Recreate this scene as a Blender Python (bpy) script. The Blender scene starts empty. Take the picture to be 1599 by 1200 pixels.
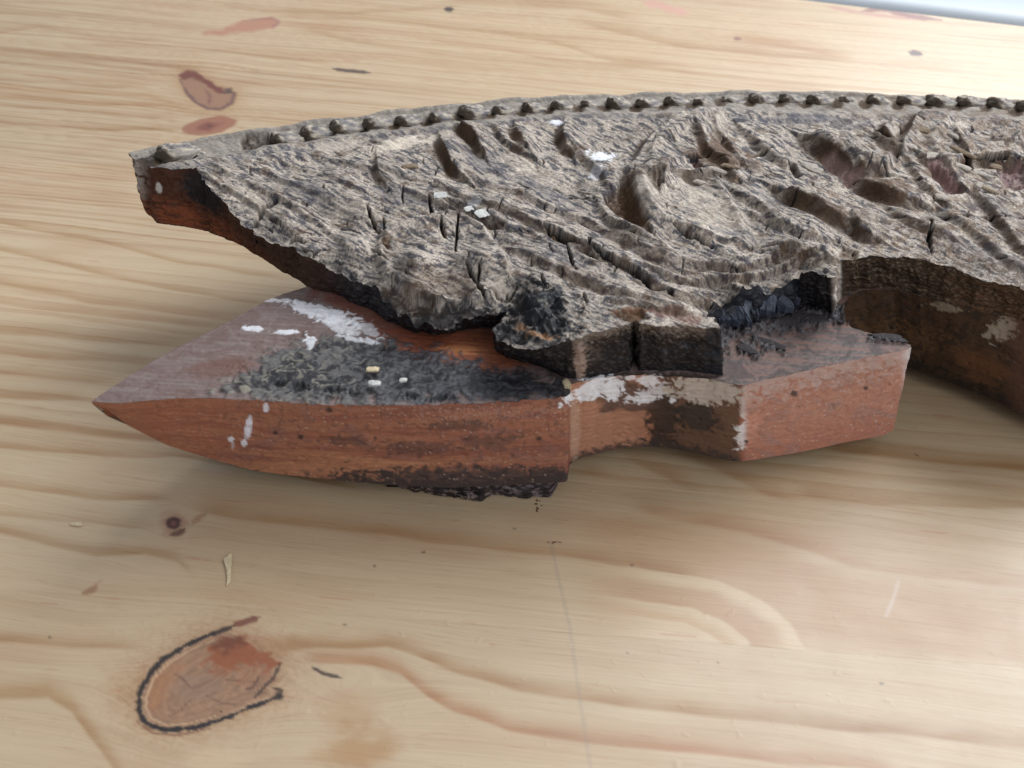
import bpy, math
import numpy as np

# ------------------------------------------------------------------ camera, light, exposure
sc = bpy.context.scene
COL = sc.collection
F, PITCH, ROLL, DIST = 1536.0, math.radians(38.5), math.radians(3.0), 400.0   # focal length in photo pixels, mm
FW = np.array([0, math.cos(PITCH), -math.sin(PITCH)])
_r0 = np.array([1.0, 0, 0]); _u0 = np.array([0, math.sin(PITCH), math.cos(PITCH)])
RT = math.cos(ROLL)*_r0 + math.sin(ROLL)*_u0
UP = -math.sin(ROLL)*_r0 + math.cos(ROLL)*_u0
CAM = -DIST*FW
MM = 0.001

cam = bpy.data.objects.new('camera', bpy.data.cameras.new('camera'))
COL.objects.link(cam)
from mathutils import Matrix, Vector
m = Matrix.Identity(4)
for i in range(3):
    m[i][0] = RT[i]; m[i][1] = UP[i]; m[i][2] = -FW[i]; m[i][3] = CAM[i]*MM
cam.matrix_world = m
cam.data.sensor_width = 36.0
cam.data.lens = F/1599.0*36.0
cam.data.clip_start = 0.01; cam.data.clip_end = 50
cam.data.dof.use_dof = True
cam.data.dof.focus_distance = 0.385
cam.data.dof.aperture_fstop = 18.0
sc.camera = cam

world = bpy.data.worlds.new('World'); sc.world = world; world.use_nodes = True
bg = world.node_tree.nodes['Background']
bg.inputs[0].default_value = (0.80, 0.88, 1.0, 1); bg.inputs[1].default_value = 0.40

def area(name, loc, target, sx, sy, power, color):
    l = bpy.data.lights.new(name, 'AREA'); l.shape = 'RECTANGLE'; l.size = sx; l.size_y = sy
    l.energy = power; l.color = color
    o = bpy.data.objects.new(name, l); COL.objects.link(o); o.location = loc
    o.rotation_euler = (Vector(target)-Vector(loc)).to_track_quat('-Z', 'Y').to_euler()
    return o
area('window_light', (0.86, 0.86, 1.05), (0.04, 0.10, 0.0), 1.35, 1.4, 38.0, (0.90, 0.95, 1.0))

area('room_fill', (0.85, -0.95, 0.95), (0.0, 0.0, 0.02), 1.4, 1.0, 8.5, (0.94, 0.96, 1.0))  # fill lamp added at front right for the room's unseen light

sc.view_settings.view_transform = 'Standard'; sc.view_settings.look = 'None'
sc.view_settings.exposure = 0.0; sc.view_settings.gamma = 1.0

# ------------------------------------------------------------------ maths helpers
def proj(X, Y, Z):
    dx, dy, dz = X-CAM[0], Y-CAM[1], Z-CAM[2]
    w = dx*FW[0]+dy*FW[1]+dz*FW[2]
    return (799.5+F*(dx*RT[0]+dy*RT[1]+dz*RT[2])/w, 600-F*(dx*UP[0]+dy*UP[1]+dz*UP[2])/w)
def at(u, v, z):
    """the point (mm) at height z seen at photo pixel u, v"""
    u = np.asarray(u, float); v = np.asarray(v, float)
    a = (u-799.5)/F; b = -(v-600)/F
    d = [FW[i]+a*RT[i]+b*UP[i] for i in range(3)]
    t = (z-CAM[2])/d[2]
    return CAM[0]+t*d[0], CAM[1]+t*d[1]
def lin(*c):
    c = np.array(c, float)/255
    return np.where(c <= 0.04045, c/12.92, ((c+0.055)/1.055)**2.4)
_perm = np.random.RandomState(7).permutation(256); _perm = np.concatenate([_perm]*3)
_ga = np.random.RandomState(3).rand(256)*2*np.pi
_gx, _gy = np.cos(_ga), np.sin(_ga)
def noise(x, y, seed=0):
    x = np.asarray(x, float)+seed*17.31; y = np.asarray(y, float)+seed*9.77
    xi = np.floor(x).astype(np.int64); yi = np.floor(y).astype(np.int64)
    xf = x-xi; yf = y-yi
    xi &= 255; yi &= 255
    sx = xf*xf*xf*(xf*(xf*6-15)+10); sy = yf*yf*yf*(yf*(yf*6-15)+10)
    def g(a, b, fx, fy):
        h = _perm[_perm[a]+b]; return _gx[h]*fx+_gy[h]*fy
    n00 = g(xi, yi, xf, yf); n10 = g(xi+1, yi, xf-1, yf); n01 = g(xi, yi+1, xf, yf-1); n11 = g(xi+1, yi+1, xf-1, yf-1)
    a = n00+sx*(n10-n00); b = n01+sx*(n11-n01)
    return (a+sy*(b-a))*1.5
def fbm(x, y, o=4, seed=0, gain=0.5):
    s = 0; a = 1; f = 1
    for k in range(o):
        s = s+a*noise(x*f, y*f, seed+k*3); a *= gain; f *= 2.03
    return s
def wfbm(x, y, o=4, seed=0, gain=0.55):
    return fbm(x+.9*noise(x*.7, y*.7, seed+50), y+.9*noise(x*.7, y*.7, seed+60), o, seed, gain)
def sst(a, b, x):
    t = np.clip((x-a)/(b-a), 0, 1); return t*t*(3-2*t)
ISO = 1.6      # foreshortening of the board's plan in the picture
def polydist(u, v, pts):
    """distance (px along the plan) to a polyline, the side of it, and the run 0..1 along it"""
    best = np.full(u.shape, 1e9); side = np.zeros(u.shape); run = np.zeros(u.shape)
    P = np.array(pts, float); V = v*ISO; n = len(P)-1
    for i in range(n):
        ax, ay, bx, by = P[i, 0], P[i, 1]*ISO, P[i+1, 0], P[i+1, 1]*ISO
        dx, dy = bx-ax, by-ay; L = dx*dx+dy*dy+1e-9
        t = np.clip(((u-ax)*dx+(V-ay)*dy)/L, 0, 1)
        d = np.hypot(u-ax-t*dx, V-ay-t*dy)
        c = dx*(V-ay)-dy*(u-ax)
        k = d < best
        best = np.where(k, d, best); side = np.where(k, np.sign(c), side); run = np.where(k, (i+t)/n, run)
    return best, side, run
def inpoly(u, v, pts):
    P = np.array(pts, float); ins = np.zeros(u.shape, bool); n = len(P)
    for i in range(n):
        (x1, y1), (x2, y2) = P[i], P[(i+1) % n]
        if y1 == y2: continue
        c = ((y1 > v) != (y2 > v)) & (u < (x2-x1)*(v-y1)/(y2-y1)+x1)
        ins ^= c
    return ins
def polysdf(u, v, pts):
    d, _, _ = polydist(u, v, list(pts)+[pts[0]])
    return np.where(inpoly(u, v, pts), d, -d)          # positive inside
def ell(u, v, cx, cy, rx, ry, ang=0):
    """1 at the centre, 0 on the rim, negative outside"""
    a = math.radians(ang); x = u-cx; y = v-cy
    p = x*math.cos(a)+y*math.sin(a); q = -x*math.sin(a)+y*math.cos(a)
    return 1-np.hypot(p/rx, q/ry)
def mixc(c, col, k):
    return c+(np.asarray(col)-c)*np.clip(k, 0, 1)[..., None]

# ------------------------------------------------------------------ mesh helpers
def mesh_obj(name, verts, faces, mat, parent=None, col=None, extra=None, smooth=True):
    """verts in mm, faces: (n,4) array or list of lists"""
    me = bpy.data.meshes.new(name)
    V = np.asarray(verts, np.float32)*MM
    if isinstance(faces, np.ndarray):
        n, k = faces.shape
        me.vertices.add(len(V)); me.vertices.foreach_set('co', V.ravel())
        me.loops.add(n*k); me.loops.foreach_set('vertex_index', faces.astype(np.int32).ravel())
        me.polygons.add(n)
        me.polygons.foreach_set('loop_start', np.arange(0, n*k, k, dtype=np.int32))
        me.update(calc_edges=True); me.validate()
    else:
        me.from_pydata([tuple(p) for p in V.tolist()], [], faces); me.update()
    if smooth: me.polygons.foreach_set('use_smooth', np.ones(len(me.polygons), bool))
    if col is not None:
        a = me.attributes.new('tone', 'FLOAT_COLOR', 'POINT')
        c = np.zeros((len(V), 4), np.float32); c[:, :col.shape[1]] = col
        a.data.foreach_set('color', c.ravel())
    if extra is not None:
        for k, arr in extra.items():
            a = me.attributes.new(k, 'FLOAT_VECTOR', 'POINT'); a.data.foreach_set('vector', np.asarray(arr, np.float32).ravel())
    me.materials.append(mat)
    o = bpy.data.objects.new(name, me); COL.objects.link(o)
    if parent is not None: o.parent = parent
    return o
def tag(o, label=None, cat=None, group=None, kind=None):
    if label: o['label'] = label
    if cat: o['category'] = cat
    if group: o['group'] = group
    if kind: o['kind'] = kind
    return o
def thing(name, label, cat, group=None):
    return tag(link_empty(name), label, cat, group)
def link_empty(name):
    o = bpy.data.objects.new(name, None); o.empty_display_size = 0.02; COL.objects.link(o); return o
def dense(keys, step, closed=False):
    """resample a list of equal-length key rows so that the plan step (first two columns) is about step mm"""
    K = np.array(keys, float); out = []
    n = len(K)
    for i in range(n if closed else n-1):
        a, b = K[i], K[(i+1) % n]
        k = max(1, int(round(np.hypot(*(b[:2]-a[:2]))/step)))
        for j in range(k): out.append(a+(b-a)*j/k)
    if not closed: out.append(K[-1])
    return np.array(out)
def fill_grid(poly, step):
    """plan grid clipped to a dense polygon; rim vertices are moved onto the polygon"""
    x0, y0 = poly.min(0)-2*step; x1, y1 = poly.max(0)+2*step
    xs = np.arange(x0, x1, step); ys = np.arange(y0, y1, step)
    nx, ny = len(xs), len(ys)
    ins = np.zeros((ny, nx), bool)
    A = poly; B = np.roll(poly, -1, 0)
    for r, y in enumerate(ys):
        k = (A[:, 1] > y) != (B[:, 1] > y)
        if not k.any(): continue
        xc = np.sort(A[k, 0]+(y-A[k, 1])*(B[k, 0]-A[k, 0])/(B[k, 1]-A[k, 1]))
        cnt = np.searchsorted(xc, xs)
        ins[r] = (cnt % 2) == 1
    cell = ins[:-1, :-1] | ins[1:, :-1] | ins[:-1, 1:] | ins[1:, 1:]
    idx = np.arange(nx*ny).reshape(ny, nx)
    q = np.stack([idx[:-1, :-1][cell], idx[:-1, 1:][cell], idx[1:, 1:][cell], idx[1:, :-1][cell]], 1)
    used = np.unique(q); remap = np.full(nx*ny, -1); remap[used] = np.arange(len(used))
    X, Y = np.meshgrid(xs, ys); X = X.ravel()[used]; Y = Y.ravel()[used]; I = ins.ravel()[used]
    o = np.where(~I)[0]
    for s in range(0, len(o), 2000):
        oo = o[s:s+2000]
        px, py = X[oo][:, None], Y[oo][:, None]
        dx, dy = (B-A)[:, 0][None], (B-A)[:, 1][None]
        t = np.clip(((px-A[:, 0])*dx+(py-A[:, 1])*dy)/(dx*dx+dy*dy+1e-9), 0, 1)
        qx = A[:, 0]+t*dx; qy = A[:, 1]+t*dy
        j = np.argmin((qx-px)**2+(qy-py)**2, 1); r = np.arange(len(oo))
        X[oo] = qx[r, j]; Y[oo] = qy[r, j]
    return X, Y, remap[q]
def strip_faces(n, k, closed=False):
    """faces of a wall of n columns by k rows, index = col*k+row"""
    c = np.arange(n if closed else n-1); r = np.arange(k-1)
    C, R = np.meshgrid(c, r, indexing='ij'); N = (C+1) % n
    return np.stack([(C*k+R).ravel(), (C*k+R+1).ravel(), (N*k+R+1).ravel(), (N*k+R).ravel()], 1)

# ------------------------------------------------------------------ materials
class NT:
    def __init__(s, name):
        s.mat = bpy.data.materials.new(name); s.mat.use_nodes = True
        s.t = s.mat.node_tree; s.b = s.t.nodes['Principled BSDF']
    def n(s, typ, **kw):
        x = s.t.nodes.new(typ)
        for k, v in kw.items():
            if k.startswith('i_'): x.inputs[int(k[2:]) if k[2:].isdigit() else k[2:]].default_value = v
            else: setattr(x, k, v)
        return x
    def l(s, a, b): s.t.links.new(a, b)
    def noise(s, vec, scale, detail=6, rough=0.6):
        x = s.n('ShaderNodeTexNoise'); x.inputs['Scale'].default_value = scale; x.inputs['Detail'].default_value = detail
        x.inputs['Roughness'].default_value = rough
        if vec is not None: s.l(vec, x.inputs['Vector'])
        return x.outputs[0]
    def mapr(s, val, a, b, c, d):
        x = s.n('ShaderNodeMapRange'); x.inputs[1].default_value = a; x.inputs[2].default_value = b
        x.inputs[3].default_value = c; x.inputs[4].default_value = d; s.l(val, x.inputs[0]); return x.outputs[0]
    def mul(s, col, val):
        x = s.n('ShaderNodeVectorMath', operation='SCALE'); s.l(col, x.inputs[0]); s.l(val, x.inputs['Scale']); return x.outputs[0]

def aged_material(name, fine, bump, rough, specks=0.85, spec=0.4, var=0.38):
    """weathered surface: stain colours come from the mesh (tone; its alpha is gloss), fine grain and relief from noise"""
    k = NT(name)
    a = k.n('ShaderNodeAttribute', attribute_name='tone')
    tc = k.n('ShaderNodeTexCoord')
    mp = k.n('ShaderNodeMapping'); mp.inputs['Scale'].default_value = (.6, 1.5, 1.5); mp.inputs['Rotation'].default_value = (0, 0, 0.65)
    k.l(tc.outputs['Object'], mp.inputs[0])
    n1 = k.noise(mp.outputs[0], fine, 8, 0.7)
    f = k.mapr(n1, 0.25, 0.75, 1-var, 1+var)
    c0 = k.mul(a.outputs['Color'], f)
    n3 = k.noise(mp.outputs[0], fine*.42, 7, 0.72); n4 = k.noise(mp.outputs[0], fine*.8, 4, 0.6)
    c1 = k.mul(c0, k.mapr(n3, 0.56, 0.68, 1.0, specks)); c2 = k.mul(c1, k.mapr(n4, 0.60, 0.72, 1.0, 2.0-specks))
    k.l(c2, k.b.inputs['Base Color'])
    g = k.n('ShaderNodeMath', operation='MULTIPLY_ADD'); k.l(a.outputs['Alpha'], g.inputs[0]); g.inputs[1].default_value = -(rough-0.25); g.inputs[2].default_value = rough
    k.l(g.outputs[0], k.b.inputs['Roughness'])
    k.b.inputs['Specular IOR Level'].default_value = spec
    bp = k.n('ShaderNodeBump'); bp.inputs['Strength'].default_value = bump; bp.inputs['Distance'].default_value = 0.0006
    k.l(k.noise(tc.outputs['Object'], fine*1.3, 8, 0.7), bp.inputs['Height']); k.l(bp.outputs[0], k.b.inputs['Normal'])
    return k.mat
M_RELIEF = aged_material('weathered_carving', 900, 0.35, 0.85, 0.50, 0.22)
M_BASE = aged_material('old_red_wood', 600, 0.4, 0.70, 0.92, 0.35, 0.22)

def pine_material():
    k = NT('varnished_pine')
    a = k.n('ShaderNodeAttribute', attribute_name='tone'); g = k.n('ShaderNodeAttribute', attribute_name='grain')
    mp = k.n('ShaderNodeMapping'); mp.inputs['Scale'].default_value = (0.012, 1.0, 1.0); k.l(g.outputs['Vector'], mp.inputs[0])
    n1 = k.noise(mp.outputs[0], 2.2, 5, 0.65)
    mp2 = k.n('ShaderNodeMapping'); mp2.inputs['Scale'].default_value = (0.05, 1.0, 1.0); k.l(g.outputs['Vector'], mp2.inputs[0])
    n2 = k.noise(mp2.outputs[0], 1.6, 3, 0.5)
    f = k.mapr(n1, 0.3, 0.7, 0.88, 1.09)
    c1 = k.mul(a.outputs['Color'], f)
    # short resin flecks along the grain
    fl = k.mapr(n2, 0.61, 0.70, 0.0, 0.40)
    mx = k.n('ShaderNodeMix', data_type='RGBA', blend_type='MULTIPLY'); k.l(fl, mx.inputs[0]); k.l(c1, mx.inputs[6]); mx.inputs[7].default_value = (0.72, 0.48, 0.36, 1)
    k.l(mx.outputs[2], k.b.inputs['Base Color'])
    tc = k.n('ShaderNodeTexCoord')
    r = k.mapr(k.noise(tc.outputs['Object'], 60, 4, 0.6), 0.3, 0.7, 0.40, 0.52)
    k.l(r, k.b.inputs['Roughness'])
    k.b.inputs['Specular IOR Level'].default_value = 0.5
    k.b.inputs['Coat Weight'].default_value = 0.6; k.b.inputs['Coat Roughness'].default_value = 0.48
    b1 = k.n('ShaderNodeBump'); b1.inputs['Strength'].default_value = 0.12; b1.inputs['Distance'].default_value = 0.0004
    k.l(k.noise(mp2.outputs[0], 1.1, 4, 0.6), b1.inputs['Height'])
    vo = k.noise(tc.outputs['Object'], 210, 2, 0.4)
    b2 = k.n('ShaderNodeBump'); b2.inputs['Strength'].default_value = 0.2; b2.inputs['Distance'].default_value = 0.0005
    k.l(k.mapr(vo, 0.66, 0.78, 0, 1), b2.inputs['Height']); k.l(b1.outputs[0], b2.inputs['Normal'])
    k.l(b2.outputs[0], k.b.inputs['Normal'])
    return k.mat
M_PINE = pine_material()
def plain(name, c, rough, n=300, amp=0.15):
    k = NT(name); tc = k.n('ShaderNodeTexCoord')
    v = k.mapr(k.noise(tc.outputs['Object'], n, 6, 0.6), 0.3, 0.7, 1-amp, 1+amp)
    rgb = k.n('ShaderNodeRGB'); rgb.outputs[0].default_value = (*c, 1)
    k.l(k.mul(rgb.outputs[0], v), k.b.inputs['Base Color']); k.b.inputs['Roughness'].default_value = rough
    return k.mat
M_WHITE = plain('white_gloss_paint', (0.40, 0.43, 0.46), 0.45, 20, 0.02)
M_PLASTER = plain('old_white_paint', (0.55, 0.53, 0.49), 0.85, 900, 0.3)
M_CRUMB = plain('pale_wood_crumb', (0.60, 0.48, 0.30), 0.8, 1200, 0.25)
M_DUST = plain('reddish_wood_dust', (0.13, 0.05, 0.025), 0.9, 1500, 0.4)

# ================================================================== TABLE
table = thing('pine_table', 'pale varnished pine table of glued planks with brown knots, under the carved fragment', 'table')
PINE = np.array([0.575, 0.425, 0.262])
TAN = np.array([0.68, 0.51, 0.34]); PINK = np.array([0.81, 0.64, 0.54]); ORANGE = np.array([0.76, 0.54, 0.33])
# growth bands seen on the boards: points along the band, width px, strength, tint
BANDS = [
 ([(0,350),(146,377),(292,412),(450,437)],5,.7,TAN),([(0,390),(104,415),(208,440),(354,466),(430,476)],6,.7,TAN),
 ([(0,442),(137,471),(292,490),(380,502)],8,.6,TAN),([(0,473),(167,496),(333,510)],7,.6,TAN),
 ([(0,521),(167,531),(300,539)],12,.8,TAN),([(0,550),(125,562),(240,569)],9,.7,TAN),([(0,581),(187,598)],9,.7,TAN),
 ([(0,621),(146,627)],11,.8,TAN),([(0,660),(125,675),(292,696)],11,.9,TAN),
 ([(0,698),(167,712),(270,712),(375,729),(480,748),(560,765)],8,.8,TAN),([(0,760),(150,778),(262,782)],9,.9,TAN),
 ([(0,802),(112,814),(244,825)],8,.5,TAN),([(0,831),(75,851),(150,868),(225,862),(278,877),(300,900)],11,.75,TAN),
 ([(318,800),(375,810),(488,823),(600,833),(667,844),(875,867),(1000,887),(1100,912)],14,.65,TAN),
 ([(0,1001),(112,1009),(225,1013)],11,.7,TAN),([(0,1088),(75,1086),(112,1110),(150,1159),(185,1205),(210,1240)],20,.9,TAN),
 ([(440,1015),(500,1010),(604,1008),(646,1021),(708,1046),(812,1077),(917,1092),(1100,1117),(1300,1136),(1460,1150),(1600,1166)],14,.95,TAN),
 ([(480,1030),(583,1037),(625,1050),(667,1083),(708,1108),(792,1137),(917,1158),(1100,1175),(1208,1187),(1400,1203)],14,.85,PINK*TAN/.8),
 ([(1292,700),(1440,717),(1599,734)],14,.9,TAN),([(1440,650),(1599,668)],18,.35,PINK),([(1250,772),(1375,785),(1470,788),(1599,792)],14,.7,TAN),
 ([(1000,800),(1167,829),(1333,883),(1460,900),(1599,915)],16,.8,PINK),
 ([(1062,708),(1130,735),(1190,765),(1240,780)],17,.8,PINK*.97),([(985,718),(1040,742),(1090,768)],17,.8,PINK*.97),([(900,735),(960,748)],14,.7,PINK),
 ([(0,190),(60,196),(100,200),(180,204),(290,202)],5,.8,TAN),([(0,166),(100,172),(200,182),(280,183)],4,.6,TAN),([(0,154),(90,160),(190,165),(270,168),(310,176)],5,.7,ORANGE),
 ([(0,270),(100,280),(200,284)],9,.45,PINK),([(0,300),(110,306),(210,312)],16,.45,PINK),([(100,245),(150,232),(200,230)],12,.35,PINK),
 ([(900,37),(990,55),(1075,75),(1200,88),(1330,95)],9,.6,TAN),([(1150,60),(1250,75),(1330,92)],10,.6,ORANGE),([(700,0),(800,8),(900,14),(1000,32)],10,.5,TAN),
 ([(430,40),(560,50),(680,62),(800,82),(900,100)],6,.55,PINK),([(440,28),(560,30),(700,44),(850,62),(960,95),(1100,118)],6,.5,TAN),([(350,8),(420,18),(560,22),(720,10)],5,.55,TAN),
 ([(480,52),(640,80),(720,92),(850,104),(1000,112)],5,.5,TAN),([(150,70),(330,82),(520,100)],4,.45,TAN),([(360,128),(520,136),(700,150)],4,.4,TAN),([(380,152),(480,158),(620,168)],4,.4,TAN),
 ([(0,75),(125,88),(250,105),(330,112)],4,.6,TAN),([(0,87),(125,100),(270,118)],4,.6,TAN),([(0,100),(125,112),(270,130)],4,.55,TAN),([(0,113),(120,124),(240,132)],5,.6,ORANGE),
 ([(0,125),(120,135),(230,140)],4,.6,TAN),([(0,138),(120,148),(230,150),(280,165)],5,.65,ORANGE),([(0,50),(60,42),(150,58),(260,64)],5,.5,TAN),([(0,22),(120,25),(260,40),(330,45)],5,.45,TAN),([(0,5),(150,10),(300,28)],4,.4,TAN),
]
KNOTS = [(325,1065,125,85,.9),(272,818,32,24,.8),(325,140,62,42,.85),(327,197,56,20,.6),(380,42,85,18,.6),(1430,83,22,8,.7),(700,14,18,8,.6),(1240,985,230,95,.0),(560,1060,90,50,.6),(200,880,110,30,.35)]

def table_tone(X, Y, pid):
    u, v = proj(X, Y, 0*X)
    rs = np.random.RandomState(20+pid)
    gy = Y+0.095*X
    for (cx, cy, rx, ry, k) in KNOTS:
        if k: gy = gy-(v-cy)/(-2.4)*k*np.exp(-((u-cx)/rx)**2-((v-cy)/ry)**2)*.9
    wob = 3.0*fbm(X*.006, Y*.02, 3, 40+pid)
    g = gy+wob
    c = np.tile(PINE*(1+rs.uniform(-.07, .07)), (len(X), 1))
    r1 = fbm(X*.0012, g*(.13 if pid < 5 else .30), 3, 60+pid)          # growth rings
    r2 = fbm(X*.002, g*.55, 3, 80+pid)
    c = c*(1-(1-TAN)*((.10 if pid < 3 else (.25 if pid < 5 else .5))*sst(.0, .6, r1))[:, None])
    c = c*(1-(1-PINK)*(.22*sst(.15, .8, r2))[:, None])
    fq = .075 if pid < 3 else (.11 if pid < 5 else .27)
    ph = g*fq+.5*fbm(X*.003, g*.04, 3, 120+pid); fr = ph-np.floor(ph)
    saw = np.clip(fr, 0, 1)**3*(1-sst(.94, 1.0, fr)); hh = np.sin(np.floor(ph)*12.9898+pid)*43758.5453; hh = hh-np.floor(hh)
    c = c*(1-(1-TAN)*((.16 if pid < 3 else (.5 if pid < 5 else .75))*saw*(.35+.8*hh))[:, None])
    mott = fbm(X*.010, Y*.035, 3, 99)
    c = c*(1-(1-PINK)*(.35*sst(0, .9, mott))[:, None])
    for i, (pts, w, s, tint) in enumerate(BANDS):
        P = np.array(pts, float)
        vv = np.interp(u, P[:, 0], P[:, 1])+2.5*noise(u*.012, v*.0+i, 7)
        d = v-vv
        ends = sst(P[0, 0]-25, P[0, 0]+25, u) if P[0, 0] > 5 else 1.0
        if P[-1, 0] < 1590: ends = ends*(1-sst(P[-1, 0]-45, P[-1, 0]+20, u))
        k = np.where(d > 0, np.exp(-(d/(w*.28))**2), np.exp(-(d/(w*1.25))**2))*s*ends*(.85+.3*noise(u*.01, v*.05, i))
        c = c*(1-(1-tint)*np.clip(k, 0, 1)[:, None])
    # the broad pinkish heartwood tongue right of centre and its pale arches
    e = polysdf(u, v, [(500,838),(870,872),(1000,887),(1120,906),(1190,937),(1235,972),(1258,1016),(1268,1060),(1268,1300),(500,1300)]) if pid == 2 else None
    if pid == 2:
        big = polysdf(u, v, [(980,806),(1150,832),(1333,888),(1460,905),(1620,920),(1620,1050),(1200,1012),(900,990),(860,880),(900,800)])
        c = c*(1-(1-PINK)*(.62*sst(-10, 40, big)*sst(860, 1010, u))[:, None])
        ee = e+2.5*noise(u*.03, v*.05, 4); fd = sst(890, 1040, u)*(e > -30)
        c = mixc(c, PINE*1.05, .9*fd*sst(-3, 5, ee)*(1-sst(14, 40, ee)))
        c = mixc(c, PINE*PINK*.97, .8*fd*sst(26, 72, ee)*(1-sst(76, 82, ee)))
        c = mixc(c, PINE*1.03, .8*fd*sst(77, 83, ee)); c = mixc(c, PINE*TAN*1.1, .5*fd*sst(88, 112, ee)*(1-sst(114, 120, ee)))
        for off, st in ():
            c = mixc(c, PINE*1.02, st*np.exp(-((e-off)/16)**2)*sst(880, 1000, u))
    if pid == 1:
        for (cx, cy, rx, ry, k) in ((560,1170,95,50,.75),(545,1110,60,45,.4),(205,1075,70,55,.25),(420,1010,90,26,.4)):
            c = c*(1-(1-ORANGE)*(k*sst(0, .8, ell(u, v, cx, cy, rx, ry)+.25*fbm(u*.02, v*.03, 3, 5)))[:, None])
        c = mixc(c, PINE*1.05, .6*sst(0, .6, ell(u, v, 340, 1185, 70, 22)))
    # knots
    n = fbm(u*.05, v*.08, 4, 11)
    def patch(pts, col, k=1.0, soft=5, rag=5):
        nonlocal c
        P = np.array(pts, float)
        b = (u > P[:, 0].min()-60) & (u < P[:, 0].max()+60) & (v > P[:, 1].min()-60) & (v < P[:, 1].max()+60)
        if not b.any(): return
        s = polysdf(u[b], v[b], pts)+rag*n[b]
        c[b] = mixc(c[b], col, k*sst(-soft, soft, s))
    def stroke(pts, w, col, k=1.0, rag=.3, taper=True):
        nonlocal c
        P = np.array(pts, float)
        b = (u > P[:, 0].min()-25) & (u < P[:, 0].max()+25) & (v > P[:, 1].min()-25) & (v < P[:, 1].max()+25)
        if not b.any(): return
        d, _, r = polydist(u[b], v[b], pts)
        ww = w*(1+rag*n[b]*1.6)*(np.clip(np.minimum(r, 1-r)*6, .25, 1) if taper else 1)
        c[b] = mixc(c[b], col, k*(1-sst(ww*.55, ww*1.3+.8, d)))
    big = [(358,982),(330,988),(292,1006),(255,1030),(228,1058),(216,1085),(216,1112),(228,1132),(262,1143),(300,1139),(350,1123),(392,1104),(435,1088),(425,1072),(438,1040),(410,1015),(385,995)]
    s = polysdf(u, v, big) if pid <= 2 else None
    if s is not None:
        c = c*(1-(1-PINK*.9)*(.75*np.exp(-np.clip(-s-3, 0, None)/26)*(s < 2))[:, None])
        hl = np.sin(s*.20+5*n)*.5+.5; c = c*(1-(1-TAN)*(.55*np.exp(-np.clip(-s, 0, None)/42)*(s < 0)*hl**2)[:, None])
        patch(big, lin(158,118,88), .95, 4, 3)
        c = np.where((s > 0)[:, None], c*(1-.22*np.clip(fbm(u*.06, v*.09, 4, 17), 0, 1))[:, None], c)
        c = np.where(((s > 4) & (s < 9))[:, None], mixc(c, lin(196,160,124), .5+0*s), c)
        ring = np.sin((s+7*n)*.42)
        c = np.where((s > 6)[:, None], c*(1-.20*(ring*.5+.5))[:, None], c)
    if pid <= 2:
        for pts, cc_, k_ in (([(232,1060),(262,1038),(285,1040),(262,1070),(250,1105),(236,1110)],lin(160,106,66),.6),([(285,1055),(330,1050),(350,1065),(330,1090),(295,1098),(275,1080)],lin(140,112,92),.5),([(375,1050),(425,1045),(428,1058),(400,1075),(372,1072)],lin(150,104,72),.6)): patch(pts, cc_, k_, 12, 14)
    BRK = lin(30, 22, 22)
    patch([(322,1012),(352,1000),(372,994),(400,1008),(437,1036),(412,1043),(378,1040),(360,1050),(342,1052),(326,1036)], lin(150,88,50)*np.array([.9,.75,.65]), .9, 12, 16)
    patch([(330,1006),(356,996),(372,992),(380,1004),(352,1022)], lin(96,48,30), .7, 8, 10)
    stroke([(350,1048),(330,1062),(312,1072),(296,1076)], 2.5, lin(120,80,60), .6)
    stroke([(405,964),(385,970),(362,978)], 7, lin(110,50,35), .85)
    stroke([(364,978),(345,986),(325,992)], 6, BRK, .9)
    stroke([(330,990),(290,1008),(255,1030),(232,1055),(219,1082),(217,1108),(226,1128),(255,1141),(295,1138),(340,1126),(385,1108),(420,1094),(436,1088)], 4.8, BRK, .97, .5, False)
    stroke([(222,1124),(255,1141),(295,1138),(340,1126),(385,1108),(420,1094)], 5.0, BRK, .9, .7)
    stroke([(340,998),(300,1014),(264,1036),(240,1060),(229,1085),(228,1106),(236,1122),(262,1133),(296,1130),(340,1117)], 1.6, lin(200,165,128), .7)
    for pts in ([(300,1078),(285,1060),(272,1052)],[(320,1085),(345,1098),(372,1100)],[(296,1095),(280,1112),(262,1120)],[(352,1062),(385,1066),(410,1062)]): stroke(pts, 1.2, lin(96,66,50), .6)
    stroke([(214,1128),(240,1146),(275,1149),(330,1138)], 2.5, lin(120,75,50), .8)
    stroke([(437,1036),(428,1058),(408,1078),(398,1090)], 3, lin(50,32,28), .85)
    stroke([(425,1075),(440,1078),(430,1090)], 5, lin(50,32,28), .85)
    stroke([(382,1078),(395,1074),(405,1056)], 3, lin(70,45,35), .7)
    stroke([(487,1042),(505,1052),(535,1060)], 4.5, lin(60,38,36), .9)
    stroke([(470,1090),(520,1092),(560,1070)], 4, lin(190,150,130), .5)
    if pid <= 2:
        k = ell(u, v, 271, 818, 16, 15)
        c = mixc(c, lin(170,125,100), .8*sst(-.9, .5, k+.4*n)); c = mixc(c, lin(80,45,40), sst(.1, .5, k+.15*n)); c = mixc(c, lin(120,75,65), sst(.62, .8, k))
    stroke([(266,836),(278,833),(288,826)], 6, lin(95,65,48), .85); stroke([(300,820),(312,808),(322,802)], 5, lin(160,115,85), .6)
    stroke([(128,928),(140,924),(152,915)], 6, lin(150,108,75), .8); stroke([(140,920),(160,905)], 2, lin(170,130,100), .6)
    k2 = [(278,120),(286,111),(300,110),(318,119),(340,134),(369,144),(367,160),(345,172),(322,170),(300,157),(286,140)]
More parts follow.
